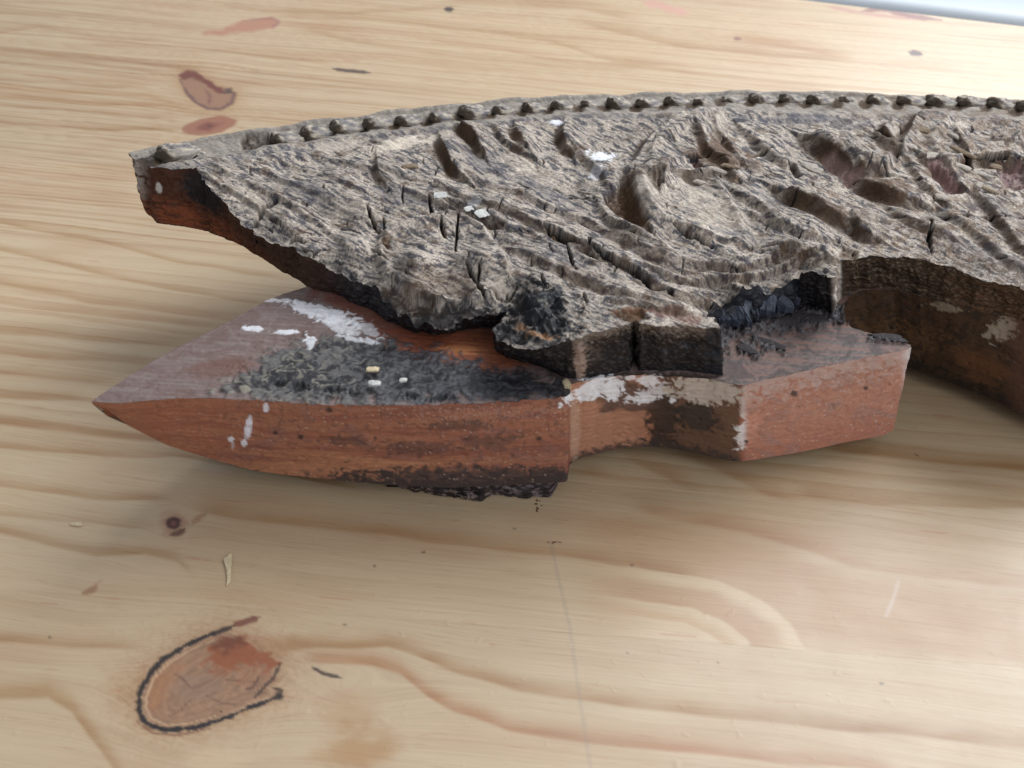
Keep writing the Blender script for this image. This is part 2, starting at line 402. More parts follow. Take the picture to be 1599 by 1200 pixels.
    if pid >= 5:
        s2 = polysdf(u, v, k2); c = c*(1-(1-ORANGE)*(.6*np.exp(-np.clip(-s2, 0, None)/14)*(s2 < 2))[:, None])
        patch(k2, lin(152,110,82), .95, 3, 4)
        patch([(279,119),(290,110),(305,112),(325,124),(345,138),(352,147),(335,143),(318,130),(300,122),(284,124)], lin(112,52,34), .95, 3, 4)
        stroke([(280,124),(292,145),(305,160),(325,170),(345,171),(362,160),(366,146),(355,142)], 3, lin(105,70,65), .8)
        stroke([(352,140),(362,145)], 8, lin(70,45,45), .8); stroke([(320,140),(328,150),(326,165)], 2.5, lin(120,75,65), .7)
        k3 = ell(u, v, 327, 197, 44, 14, -9)
        c = mixc(c, lin(154,98,72), .95*sst(-.03, .12, k3+.06*n)); c = mixc(c, lin(118,60,42), .8*sst(.35, .9, k3+.3*n)); c = mixc(c, lin(90,48,40), sst(.86, .95, k3))
        patch([(318,52),(350,44),(380,33),(424,27),(434,34),(424,46),(390,48),(345,56)], lin(180,120,94), .85, 7, 6)
        stroke([(380,33),(424,28),(434,35),(424,46)], 3, lin(160,105,95), .7)
        stroke([(520,108),(545,111),(578,114)], 4, lin(70,50,42), .9); stroke([(694,14),(708,15)], 6, lin(60,42,38), .95)
        stroke([(1420,82),(1430,83),(1440,86)], 7, lin(80,55,50), .95); stroke([(1146,60),(1156,62)], 5, lin(130,85,75), .8)
        stroke([(1005,4),(1040,12),(1075,22)], 9, lin(205,150,135), .7); stroke([(1345,18),(1378,14),(1420,25),(1470,32)], 6, lin(120,62,55), .85); stroke([(1290,10),(1340,20),(1440,32)], 4, lin(170,110,100), .6)
    # scuffs and a pencil line
    stroke([(860,846),(870,895),(890,980),(905,1090),(922,1200)], 2.6, lin(140,128,118), .28, .2, False)
    stroke([(1404,905),(1395,935),(1383,966)], 2.4, lin(215,203,195), .35)
    for p in ((583,884),(659,862),(985,882),(978,1020),(1375,1067),(77,995),(537,976),(1120,1035),(1430,710),(802,826)):
        stroke([p, (p[0]+3, p[1]+1)], 3.0, lin(70,52,42), .8)
    rs2 = np.random.RandomState(500+pid)
    for _ in range(46):                                              # short resin streaks along the grain
        U = rs2.uniform(0, 1600); Vv = rs2.uniform(0, 1200); L = rs2.uniform(15, 60)
        stroke([(U, Vv), (U+L, Vv+.085*L)], rs2.uniform(.8, 1.6), lin(176,112,84), rs2.uniform(.25, .6))
    return np.clip(c, 0, 1), np.stack([X, g, Y*0+pid*50], 1)

SEAMS = [(1600, 1690), (1243, 1355), (920, 1042), (676, 815), (500, 643), (362, 508), (245, 400), (152, 311), (72, 235), (5, 170), (-55, 115), (-105, 68), (-150, 42)]
for i in range(len(SEAMS)-1):
    (a0, a1), (b0, b1) = SEAMS[i], SEAMS[i+1]
    A0 = at(0, a0, 0); A1 = at(1599, a1, 0); B0 = at(0, b0, 0); B1 = at(1599, b1, 0)
    def line(P, Q, x): return P[1]+(Q[1]-P[1])*(x-P[0])/(Q[0]-P[0])
    x0 = min(at(-170, a0, 0)[0], at(-170, b0, 0)[0]); x1 = max(at(1770, a1, 0)[0], at(1770, b1, 0)[0])
    hid = i == 0
    dx = .65 if i < 3 else (1.2 if i < 6 else 1.4); dy = .5 if i < 3 else (.75 if i < 6 else .95)
    if hid: dx, dy = 8, 8
    xs = np.concatenate([np.linspace(-640, x0-2, 10), np.linspace(x0, x1, int((x1-x0)/dx)), np.linspace(x1+2, 980, 10)]) if x0 > -600 else np.linspace(-640, 980, int(1620/dx)); ym = abs(line(B0, B1, 0)-line(A0, A1, 0)); ny = int(ym/dy)
    ts = np.linspace(0, 1, ny); e = .0/ym
    X, T = np.meshgrid(xs, ts, indexing='ij')
    ya, yb = line(A0, A1, X), line(B0, B1, X)
    Y = ya+(yb-ya)*(e+T*(1-2*e)); Z = np.zeros_like(X); Z[:, 0] = -.03; Z[:, -1] = -.03
    Z[0] = -.2; Z[-1] = -.2
    Z = Z+(i % 3)*.02
    col, gr = table_tone(X.ravel(), Y.ravel(), i)
    V = np.stack([X.ravel(), Y.ravel(), Z.ravel()], 1); Fq = strip_faces(len(xs), ny)[:, ::-1]
    # underside box so that the plank has its thickness
    n0 = len(V); c4 = [(xs[0], Y[0, 0]), (xs[-1], Y[-1, 0]), (xs[-1], Y[-1, -1]), (xs[0], Y[0, -1])]
    low = np.array([(x, y, z) for z in (-.3, -24) for x, y in c4])
    fl = np.array([[0, 1, 5, 4], [1, 2, 6, 5], [2, 3, 7, 6], [3, 0, 4, 7], [4, 5, 6, 7]])+n0
    V = np.concatenate([V, low]); col = np.concatenate([col, np.tile(PINE, (8, 1))]); gr = np.concatenate([gr, low])
    mesh_obj('plank', V, np.concatenate([Fq, fl]), M_PINE, table, col, {'grain': gr})

# white ledge behind the far edge of the table
E0 = np.array(at(600, -78, 0)); E1 = np.array(at(1599, 42, 0)); d = (E1-E0)/np.linalg.norm(E1-E0); nrm = np.array([-d[1], d[0]])
prof = [(2.5, -60)]+[(2.5+14*(1-math.cos(t)), -8+14*math.sin(t)) for t in np.linspace(0, math.pi/2, 9)]+[(190, 6.5)]
prof += [(190, -60)]
rows = np.linspace(-150, 900, 40); V = []
for r in rows:
    for (o, z) in prof:
        p = E0+d*r+nrm*o; V.append((p[0], p[1], z))
ledge = mesh_obj('window_ledge', np.array(V), strip_faces(len(rows), len(prof))[:, ::-1], M_WHITE)
tag(ledge, 'glossy white ledge with a rounded front beyond the far right edge of the table', 'ledge')

# ================================================================== BOARD
frag = thing('carved_wood_fragment', 'weathered carved wooden panel fragment with beaded rim and pointed ends on the pine table', 'carving')
ZB = 50.0                                # top of the plain lower board above the table
GREY = lin(172, 161, 149); BLUE = lin(98, 97, 104); CREAM = lin(214, 200, 182); BROWN = lin(92, 68, 48); DARK = lin(58, 44, 36)
TAR = lin(30, 29, 31); RED = lin(150, 74, 46); RUST = lin(176, 92, 58); WHITE = lin(244, 244, 247); MAUVE = lin(128, 104, 98)

# relief edge: (u, v, height of its upper edge, u, v of its foot on the board's top)
EDGE = [(200,240,71,218,300),(212,246,71,228,330),(238,257,71,246,347),(268,263,71,270,351),(300,262,72,300,354),(320,283,71,325,360),(340,307,70,350,370),(362,332,67,375,381),
 (380,352,65,392,392),(393,359,65,402,397),(403,369,65,412,404),(418,381,64,425,412),(437,379,65,440,423),(455,381,66,455,430),(472,393,66,470,438),(490,404,65,490,452),(510,418,64,510,457),
 (530,430,62,530,462),(545,436,61,545,469),(572,452,59,575,481),(600,474,58,600,498),(622,493,58,625,509),(650,508,57,650,518),(690,515,57,690,522),(706,516,57,706,521),
 (715,505,58,715,515),(730,500,59,730,512),(755,494,60,755,510),(775,497,61,770,512),(787,487,63,775,510),(783,500,63,772,514),(768,513,64,770,533),(774,530,64,775,549),(800,543,65,800,560),
 (830,547,67,840,572),(858,541,70,870,583),(880,533,72,888,591),(905,530,73,905,593),(925,522,74,925,589),(955,515,74,955,584),(984,508,74,985,579),(988,494,73,987,560),(992,493,73,991,560),(998,507,74,997,579),
 (1040,506,74,1040,579),(1085,506,74,1085,581),(1116,510,74,1118,584),(1124,513,74,1130,585),(1118,500,73,1125,560),(1106,494,66,1120,532),(1103,486,61,1112,522),(1130,480,59,1138,518),(1165,471,59,1170,510),
 (1200,461,59,1205,501),(1220,452,60,1225,496),(1246,440,63,1250,486),(1253,430,69,1256,482),(1258,424,71,1262,479),(1275,424,72,1276,483),(1297,432,72,1297,491),(1305,430,72,1303,497),(1307,416,71,1310,470),
 (1314,407,70,1325,455),(1340,402,68,1345,450),(1390,402,67,1395,450),(1440,408,66,1442,462),(1480,417,66,1482,474),(1520,430,66,1522,482),(1560,444,66,1560,490),(1599,455,66,1599,500),(1760,508,66,1760,556)]
BACK = [(1760,166,70),(1599,156,70),(1500,151,70),(1400,147,70),(1300,144,70),(1200,143,70),(1100,143,70),(1000,145,70),(900,149,70),(800,154,70),(700,163,70),(600,174,70),(480,190,70),(370,207,70),(280,222,70)]
CTRL = [(u, v, z) for (u, v, z, *_ ) in EDGE]+[(u, v, z) for u, v, z in BACK]+[(u, v, 72) for u, v in
        ((350,260),(450,280),(550,300),(650,280),(650,400),(750,300),(750,400),(830,460),(850,350),(850,430),(950,300),(950,400),(950,460),(1050,330),(1050,420),(1060,470),(1150,300),(1150,400),(1180,425),(1250,300),(1250,370))]
CTRL += [(450,340,70),(550,380,69),(600,440,64),(680,470,65),(650,440,67),(740,450,67)]
CTRL += [(u, v, 69) for u, v in ((1350,250),(1350,340),(1450,300),(1450,370),(1550,320),(1550,400),(1650,300),(1650,400))]
CX, CY = at([c[0] for c in CTRL], [c[1] for c in CTRL], np.array([c[2] for c in CTRL], float)); CZ = np.array([c[2] for c in CTRL], float)
def z0(X, Y):
    """the board's smooth upper level: weighted mean of the levels read at the control points"""
    num = np.zeros(X.shape); den = np.zeros(X.shape)
    for x, y, z in zip(CX, CY, CZ):
        w = 1.0/((X-x)**2+(Y-y)**2+3.0)**1.3; num += w*z; den += w
    return num/den

def axy(row): x, y = at(row[0], row[1], row[2]); return float(x), float(y)
edge_rows = []
for (u, v, z, fu, fv) in EDGE:
    x, y = axy((u, v, z)); fx, fy = axy((fu, fv, ZB)); edge_rows.append((x, y, fx, fy))
edge_d = dense(edge_rows, .55)
# splintered outline
nn = len(edge_d); s_ = np.arange(nn)*.55
tx = np.gradient(edge_d[:, 0]); ty = np.gradient(edge_d[:, 1]); L_ = np.hypot(tx, ty)+1e-9
jag = 1.0*fbm(s_*.12, s_*0+3, 4, 2, .6); jag[:25] *= .3
edge_d[:, 0] += -ty/L_*jag; edge_d[:, 1] += tx/L_*jag
back_rows = [axy(b) for b in BACK]
back_d = dense(back_rows+[tuple(edge_d[0, :2])], 1.2)[1:-1]
back_d = np.concatenate([np.array([back_rows[0]]), back_d])
outline = np.concatenate([edge_d[:, :2], back_d])

BX, BY = at([200]+[b[0] for b in BACK][::-1], [240]+[b[1] for b in BACK][::-1], 70.0)
BACKU = [200]+[b[0] for b in BACK][::-1]; BACKV = [240]+[b[1] for b in BACK][::-1]

# raised carving: (points, height mm, steep flank px, gentle flank px, share of brown on the steep flank: bare wood with its shade painted in)
RIDGES = [
 ([(716,196),(736,214),(753,240)],3.6,7,30,.9),([(690,226),(696,244),(707,264),(720,275)],3.0,7,30,.85),
 ([(590,258),(592,272),(600,285)],1.8,6,30,.5),([(806,205),(810,220),(818,232)],2.6,7,28,.7),([(880,208),(880,222),(888,236)],2.8,8,28,.8),
 ([(1122,156),(1086,180),(1048,201),(1021,220),(1000,248)],3.6,8,34,.65),
 ([(985,290),(994,320),(1012,358)],3.8,11,40,.9),([(990,289),(1012,285),(1022,297)],2.4,8,26,.4),([(1036,284),(1060,281),(1080,284),(1108,276),(1128,270)],2.4,8,34,.5),
 ([(1030,286),(1030,304)],2.2,8,25,.6),
 ([(1263,224),(1290,240),(1312,254),(1330,270),(1360,275)],3.8,10,36,.85),([(1360,215),(1375,232),(1396,241)],2.4,7,26,.6),
 ([(1220,301),(1248,288),(1280,292)],-1.2,8,20,.2),([(1222,302),(1240,310),(1280,328),(1325,352)],3.2,9,30,.75),
 ([(1342,278),(1360,295),(1390,310),(1420,318)],3.4,11,34,.85),
 ([(1472,170),(1440,184),(1425,200),(1410,236)],3.4,9,36,.85),([(1385,198),(1375,215),(1400,240)],2.6,8,25,.8),
 ([(1446,256),(1470,270),(1494,288)],3.0,7,30,.8),([(1516,258),(1560,251),(1599,254)],2.8,7,30,.7),
 ([(1335,352),(1345,366),(1362,374)],2.4,7,24,.7),([(1390,330),(1430,352),(1480,372)],1.6,6,24,.35),
 ([(1490,210),(1500,235),(1514,265)],1.6,4,12,.5),([(1525,302),(1562,352),(1615,412)],1.9,6,22,.5),([(1470,330),(1530,372),(1600,425)],1.6,6,22,.3),
 ([(1208,408),(1222,395),(1240,392)],2.0,7,20,.6),([(1238,412),(1250,400),(1268,398)],2.2,7,22,.7),([(1272,408),(1284,398),(1300,402)],2.0,7,18,.5),
 ([(935,322),(948,345),(968,362),(996,375),(1030,392)],1.5,5,16,.3),
 ([(690,292),(800,332),(880,368),(960,408),(1040,450),(1100,476)],1.5,7,24,.45),([(740,278),(850,318),(930,352),(1010,398),(1090,436),(1150,452)],1.2,7,24,.3),
 ([(640,300),(720,330),(800,362)],1.2,5,20,.2),([(966,364),(1010,394),(1080,418),(1150,424),(1212,410)],1.8,8,26,.4),([(1010,425),(1090,445),(1160,440),(1235,418)],1.7,5,18,.3),
 ([(1060,362),(1110,380),(1180,392)],1.3,5,18,.15),([(1180,340),(1240,362),(1300,376)],1.6,6,20,.3),
 ([(790,388),(900,430),(980,462),(1060,482)],1.3,7,22,.35),([(960,470),(1030,482),(1090,488)],1.2,5,14,.4),
 ([(310,268),(360,300),(420,338),(470,375)],1.0,4,12,.15),([(340,262),(420,300),(500,350),(560,400)],.9,4,14,.05),([(380,256),(470,290),(560,340)],.8,4,14,.05),
 ([(430,250),(520,280),(600,312)],.8,4,14,.05),([(500,245),(600,268),(700,296)],.8,4,14,.05),
 ([(1160,205),(1190,228),(1230,262)],1.8,6,26,.3),([(1090,212),(1110,240),(1150,282)],2.0,7,22,.8),([(1120,205),(1140,230),(1165,262)],1.4,5,20,.5),
 ([(770,200),(790,228),(830,250)],1.6,5,24,.3),([(900,240),(930,262),(950,290)],1.6,6,24,.3),
 ([(1150,302),(1185,322),(1210,352)],1.6,6,24,.3),([(1420,262),(1440,292),(1480,320)],1.5,5,20,.3),
]
PLATEAUS = [  # outline, height, softness px
 ([(597,368),(640,350),(677,346),(700,335),(728,343),(757,362),(790,400),(800,440),(770,470),(700,490),(640,470),(600,440),(585,400)],2.2,6),
 ([(990,290),(1020,286),(1060,282),(1120,276),(1150,330),(1180,380),(1130,400),(1060,372),(1015,352),(1000,325)],1.6,7),
 ([(1262,225),(1295,212),(1360,215),(1402,242),(1380,275),(1335,270),(1310,252)],1.6,5),
 ([(1008,246),(1030,222),(1060,205),(1110,180),(1130,190),(1100,220),(1085,250),(1040,275),(1010,270)],1.2,5),
 ([(1440,230),(1470,190),(1540,185),(1599,190),(1599,235),(1520,245),(1480,275)],1.0,6),
]
HOLES = [  # outline, depth, softness, floor colour
 ([(942,304),(985,290),(990,320),(1010,356),(996,362),(966,346),(946,322)],4.2,4,BROWN),
 ([(1077,252),(1088,249),(1097,268),(1084,272)],4.5,2.5,lin(110,62,56)),([(1230,258),(1238,256),(1251,275),(1243,277)],5,2,DARK),
 ([(990,271),(1001,270),(1002,281),(991,283)],3.5,2.5,DARK),([(1020,288),(1035,287),(1032,307),(1026,307)],3,3,DARK),
 ([(1447,258),(1460,254),(1490,283),(1506,300),(1480,302),(1456,280)],3.2,2.5,lin(138,108,104)),
 ([(1285,247),(1300,252),(1330,272),(1352,282),(1325,290),(1290,262)],2.0,3,lin(150,124,116)),
 ([(1556,262),(1600,254),(1604,296),(1585,300),(1562,280)],3.2,3,lin(128,100,98)),
 ([(690,312),(705,309),(738,322),(742,332),(715,330)],2.4,3,DARK),([(748,342),(768,342),(790,352),(786,361),(764,356)],2.4,3,DARK),
 ([(845,352),(856,355),(886,375),(882,384),(862,370)],3.2,3,BROWN),([(374,214),(384,208),(418,205),(420,216),(398,232),(378,230)],2.2,2.5,DARK),
 ([(1228,381),(1246,383),(1244,391),(1226,388)],2.5,2.5,TAR),([(1310,400),(1318,385),(1340,392),(1338,402)],2.0,3,BROWN),
 ([(598,372),(612,378),(606,396),(592,388)],1.8,3,BROWN),([(960,492),(1000,486),(1012,500),(985,505)],1.8,3,BROWN),
]
CRACKS = [
 ([(397,356),(412,334),(424,322),(432,310)],5.0,4.5),([(452,378),(462,372),(475,378)],2.5,3),([(488,398),(500,392),(515,390)],1.6,2),
 ([(575,322),(579,342),(587,357),(597,367)],2.2,2.5),([(580,385),(592,404),(606,418)],1.8,2),([(670,310),(675,340)],1.6,2),([(687,352),(690,368),(697,382)],2.6,2.5),
 ([(717,345),(713,370),(712,402)],3.2,2),([(847,352),(868,364),(887,377),(902,384)],2.4,2.5),([(885,385),(891,402),(899,424)],2.0,2.5),([(598,342),(598,358)],1.4,1.5),([(628,292),(629,317)],1.4,1.5),
 ([(887,307),(910,311),(940,312)],2.2,2.5),([(1045,360),(1072,375),(1092,382),(1111,391)],2.4,2.5),([(902,384),(915,385),(935,397),(967,419)],2.8,3),([(935,397),(944,390),(953,387)],1.8,2),([(917,372),(919,386)],1.6,2),
 ([(967,419),(990,428),(1008,438),(1018,450)],3.0,3),([(1018,450),(1040,452),(1052,462)],2.4,2.5),([(1205,236),(1190,238),(1175,243)],1.8,2),([(1070,252),(1090,247),(1110,243)],2.2,2.5),
 ([(1360,190),(1372,224),(1406,240)],1.6,2),([(1518,258),(1545,253),(1572,250),(1598,252)],3.4,4),([(1482,238),(1500,254),(1518,268)],1.8,2),
 ([(1449,347),(1452,358),(1450,372),(1454,394)],2.6,3),([(1460,345),(1500,342),(1545,344),(1602,341)],1.8,2),([(1284,226),(1300,240)],1.4,1.5),
 ([(733,420),(735,438)],2,2),([(748,415),(748,445)],1.8,2),([(728,415),(745,450),(757,472)],2.4,3),([(912,455),(916,475)],1.8,2),([(990,510),(991,545)],3,2),([(1140,430),(1170,428)],1.4,1.5),([(1160,407),(1172,405)],2,2),([(1185,404),(1197,402)],2,2),
 ([(845,425),(850,440)],1.6,2),([(760,460),(790,470),(806,452)],2.0,2.5),
]
PATCHES = [  # irregular stains, later joined by painted bead shade: cx, cy, rx, ry, angle, colour, strength
 (620,228,62,11,-12,CREAM,.85),(530,226,40,8,-10,CREAM,.5),(940,248,22,8,0,WHITE,.9),(868,193,14,4,0,WHITE,.8),(930,272,10,9,0,WHITE,.5),
 (1122,245,32,30,35,BROWN,.75),(1180,260,26,12,30,BROWN,.5),(1385,300,40,14,15,BROWN,.6),(1300,338,28,12,30,BROWN,.6),(1085,300,34,14,20,CREAM,.35),(1110,340,60,28,20,CREAM,.35),(1010,320,40,24,30,CREAM,.3),
 (560,330,40,14,10,CREAM,.3),(840,275,46,12,25,CREAM,.35),(740,318,10,7,0,WHITE,.5),(1310,215,40,10,10,CREAM,.25),(1120,195,24,16,60,CREAM,.4),(690,215,20,8,0,CREAM,.4),(390,315,40,20,40,CREAM,.3),
 (840,485,42,50,60,TAR,1.0),(800,520,40,22,10,TAR,.9),(695,500,85,22,-2,TAR,.85),(615,478,36,14,30,TAR,.7),(545,432,36,9,30,TAR,.75),(470,388,30,7,30,TAR,.4),(860,515,36,30,0,TAR,.9),(1270,425,20,14,0,TAR,.5),(1170,468,60,7,-12,TAR,.6),
 (690,450,60,24,5,BROWN,.45),(640,470,40,18,20,BROWN,.4),(780,455,20,16,0,CREAM,.5),(820,560,40,6,5,lin(170,135,100),.0),(850,526,26,5,5,lin(168,128,96),.9),(815,512,14,5,0,lin(168,128,96),.5),
 (985,488,26,8,0,lin(110,74,48),.8),(1060,492,44,7,5,lin(120,82,70),.6),(905,432,46,14,25,BROWN,.3),(1060,470,60,9,8,BROWN,.35),(1230,408,14,12,0,BROWN,.6),(1150,372,40,10,10,BLUE,.4),(1200,312,30,12,20,BLUE,.35),
 (760,260,46,12,25,BLUE,.45),(850,300,60,12,25,BLUE,.4),(620,305,50,12,15,BLUE,.4),(480,300,50,14,30,BLUE,.4),(880,400,40,14,25,BLUE,.35),(1250,185,60,8,-4,BLUE,.5),(1340,195,40,6,-5,BLUE,.4),(1480,385,80,14,20,BROWN,.25),
 (1540,395,70,10,20,BLUE,.35),(1560,335,50,10,20,BLUE,.3),(1330,395,26,8,0,CREAM,.4),(1420,415,60,6,10,DARK,.3),(285,245,20,10,0,BROWN,.5),(225,250,26,9,-5,DARK,.85),
]
BEADS = [(268,245,1.35),(312,240,.7),(440,216,1.25),(486,206,1.15),(533,198,1.1),(582,192,1.1),(632,186,.95),(682,181,.9),(733,173,1.05),(782,170,1.0),(829,167,.95),(873,164,1.0),(918,162,.9),(962,161,1.0),(1008,159,1.0),(1052,157,1.0),(1096,157,.95),(1140,156,1.05),(1186,153,1.15),(1232,153,1.15),(1276,155,1.0),(1322,155,1.0),(1368,156,1.0),(1418,156,1.1),(1464,157,1.15),(1511,158,1.15),(1558,161,1.15),(1604,166,1.1),(1652,168,1.1),(1700,171,1.1),(1750,175,1.1)]
PATCHES += [(u-15, v+4, 13, 6, -8, lin(84, 68, 52), .85) for u, v, s in BEADS]  # dark ellipses: dirt brown with each bead's left-hand shade painted in
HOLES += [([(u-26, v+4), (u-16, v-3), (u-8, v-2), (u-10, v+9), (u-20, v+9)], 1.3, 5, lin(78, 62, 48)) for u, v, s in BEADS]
def relief(X, Y):
    Z0 = z0(X, Y); u, v = proj(X, Y, Z0)
    h = np.zeros(X.shape); bare_shade = np.zeros(X.shape)
    th = math.radians(38); V = v*ISO
    la = (u*math.cos(th)+V*math.sin(th))/3.6; lb = (-u*math.sin(th)+V*math.cos(th))/3.6     # mm along / across the wood grain
    la2 = la+1.5*fbm(la*.05, lb*.08, 3, 21); lb2 = lb+2.2*fbm(la*.035, lb*.05, 3, 22)
    def sub(pts, pad):
        P = np.array(pts, float)
        return np.where((u > P[:, 0].min()-pad) & (u < P[:, 0].max()+pad) & (v > P[:, 1].min()-pad) & (v < P[:, 1].max()+pad))[0]
    wj = 3.4*fbm(u*.024, V*.024, 3, 31, .42)
    rim = v-np.interp(u, BACKU, BACKV)                                   # px below the back edge
    inner = sst(34, 50, rim)
    # carved rim: lip, channel under the beads, flat fillet, groove
    h += -1.2*sst(2, 5, rim)*(1-sst(24, 30, rim))+.5*sst(26, 32, rim)*(1-sst(40, 46, rim))
    h -= .6*np.exp(-((rim-30)/2.2)**2)+.45*np.exp(-((rim-38)/2.0)**2)
    G = [(300,262),(400,243),(500,230),(562,220),(637,207),(675,202),(760,194),(860,187),(972,180),(1080,184),(1200,190),(1350,187),(1599,192),(1720,198)]
    gv = np.interp(u, [p[0] for p in G], [p[1] for p in G])
    h -= .9*np.exp(-((v-gv+wj*.4)/3.2)**2)
    for pts, H, ws, wg, br in RIDGES:
        i = sub(pts, 2.6*wg)
        if not len(i): continue
        d, sd, run = polydist(u[i]+wj[i], v[i]+.5*wj[i], pts)
        steep = sd > 0
        prot = .15+.85*sst(24, 46, rim[i])
        fade = prot*(.35+.65*np.sin(np.pi*np.clip(.12+.76*run, 0, 1)))
        k = np.where(steep, np.exp(-(d/ws)**2), np.exp(-(d/wg)**1.6))
        h[i] += 1.5*H*fade*k
        und = np.where(steep, np.exp(-((d-ws*1.5)/(ws*.9))**2), 0)       # the undercut at the foot of the steep flank
        h[i] -= .35*H*und*fade
        bare_shade[i] = np.maximum(bare_shade[i], br*fade*np.where(steep, sst(0, ws*.35, d)*(1-sst(ws*1.5, ws*2.3, d)), 0))
    for pts, H, so in PLATEAUS:
        i = sub(pts, 20)
        if len(i):
            ps = polysdf(u[i], v[i], pts)+wj[i]; h[i] += 1.35*H*sst(-so*1.3, so*1.3, ps)+.8*np.exp(-((ps-9)/6)**2)-.5*sst(14, 60, ps)
    # boss at the right
    r = np.hypot(u-1568, (v-220)*ISO)/3.6
    h += 1.8*(1-sst(5.6, 6.6, r))-1.5*np.exp(-((r-3.2)/1.1)**2)
    # weathering: grain, delaminated plates, pits
    n1 = fbm(la2*.06, lb2*.26, 3, 1, .5); n2 = fbm(la2*.30, lb2*1.1, 4, 5, .6); n3 = fbm(u*.012, V*.012, 3, 9); n4 = fbm(u*.09, V*.09, 3, 15, .6)
    w = .35+.65*inner
    terr = n1*2.6+n3*1.4+.12*n4; st = np.floor(terr); fr = terr-st
    h += w*(.17*(st+sst(.36, .64, fr)))
    h += w*(.07*n2+.08*n4)+1.0*n3
    rid = 1-np.abs(fbm(la2*.14, lb2*.6, 3, 77)); h -= w*.3*sst(.92, 1.0, rid)
    col = np.tile(GREY, (len(u), 1))
    m1 = fbm(la2*.13, lb2*.55, 4, 51, .62); m2 = fbm(u*.05, V*.05, 4, 55, .62); m3 = fbm(la2*.5, lb2*1.6, 3, 58, .6)
    col = mixc(col, lin(188, 168, 144), .75*sst(.0, .7, m2))
    col = mixc(col, lin(146, 134, 124), .8*sst(.0, .55, -m1))
    col = mixc(col, lin(74, 73, 79), .94*sst(.02, .26, m1+.4*m2))
    col = mixc(col, CREAM, .8*sst(.10, .40, m3-.3*m1))
    big = fbm(u*.016, V*.016, 3, 131); col = col*(1+.22*np.clip(big, -.8, .8))[:, None]
    col = mixc(col, lin(78, 74, 76), .75*sst(.36, .6, m3+.45*m1))
    col = mixc(col, BROWN, .55*sst(.30, .60, fbm(u*.03, V*.04, 4, 91, .6)-.12)); col = mixc(col, lin(66, 64, 68), .8*sst(.93, .985, 1-np.abs(fbm(la2*.10, lb2*.30, 3, 177)))*sst(-.2, .2, n3))
    col = mixc(col, lin(150,142,132), .7*(1-sst(22, 42, rim)))
    col = mixc(col, BLUE, .55*np.exp(-((v-gv+wj*.4)/5)**2)*sst(-.3, .3, m2+.2))
    # right-hand end carries more brown dirt
    col = mixc(col, lin(128, 106, 86), .45*sst(1220, 1420, u)*sst(-.3, .5, m2))
    gloss = np.zeros(len(u))
    for (cx, cy, rx, ry, an, cc, k) in PATCHES:
        b = np.where((np.abs(u-cx) < rx*1.7+20) & (np.abs(v-cy) < max(rx, ry)*1.7+20))[0]
        if not len(b): continue
        kk = k*sst(-.12, .22, ell(u[b], v[b], cx, cy, rx, ry, an)+.55*m2[b]+.3*m3[b])
        col[b] = mixc(col[b], cc, kk)
        if cc is TAR: gloss[b] = np.maximum(gloss[b], .75*kk)
        if cc is WHITE: h[b] += .5*kk
    lump = gloss/.75
    h += lump*(1.8*fbm(u*.04, V*.04, 3, 61, .5)+.35*np.abs(fbm(u*.14, V*.14, 2, 63)))
    col = col*np.array([.93, .915, .91])
    bb = np.clip(bare_shade*1.25, 0, 1)  # bare wood plus painted shade on the flanks turned from the window
    col = mixc(col, lin(66, 48, 34), bb); col = mixc(col, lin(96, 74, 54), .5*bb*sst(-.1, .5, fbm(u*.02, V*.02, 3, 140)))
    for pts, D, so, cc in HOLES:
        i = sub(pts, 16)
        if not len(i): continue
        k = sst(-so, so, polysdf(u[i], v[i], pts)+.6*wj[i])
        h[i] -= D*k*(.8+.35*n4[i]); col[i] = mixc(col[i], cc, .92*k*(.8+.3*m2[i]))
    for pts, D, wd in CRACKS:
        i = sub(pts, 14)
        if not len(i): continue
        d, _, run = polydist(u[i]+wj[i]*.7, v[i]+.5*wj[i], pts)
        ww = wd*(.45+.75*np.sin(np.pi*np.clip(.1+.8*run, 0, 1)))*(1+.5*n4[i])
        ww = ww*1.25; k = 1-sst(ww*.45, ww*1.0, d)
        h[i] -= 1.4*D*k; col[i] = mixc(col[i], TAR*.4, .98*k)
    rs = np.random.RandomState(12)
    for _ in range(170):                                                  # many short checks, along and across the grain
        U = rs.uniform(320, 1590); t = (U-320)/1270; Vv = rs.uniform(240-50*t, 480-60*t); a = math.radians(rs.choice([28, 28, 32, 92, 100])+rs.uniform(-12, 12)); L = rs.uniform(8, 26)
        pts = [(U, Vv), (U+L*.5*math.cos(a)+rs.uniform(-3, 3), Vv+L*.5*math.sin(a)*.7), (U+L*math.cos(a), Vv+L*math.sin(a)*.7)]
        i = sub(pts, 8)
        if not len(i): continue
        d, _, run = polydist(u[i]+wj[i]*.5, v[i], pts); ww = rs.uniform(1.2, 2.4)*(.4+.6*np.sin(np.pi*run))
        k = 1-sst(ww*.4, ww*1.1, d); h[i] -= rs.uniform(.8, 1.8)*k; col[i] = mixc(col[i], TAR*.6, .9*k)
    edge_fade = sst(0, 1, 1)
    return Z0+h*edge_fade, np.concatenate([np.clip(col, 0, 1), gloss[:, None]], 1)

GX, GY, GQ = fill_grid(outline, .36)
ALLX = np.concatenate([GX, edge_d[:, 0], back_d[:, 0]]); ALLY = np.concatenate([GY, edge_d[:, 1], back_d[:, 1]])
RZ, RC = relief(ALLX, ALLY)
ng = len(GX); ne = len(edge_d)
mesh_obj('carved_relief', np.stack([GX, GY, RZ[:ng]], 1), GQ, M_RELIEF, frag, RC[:ng])

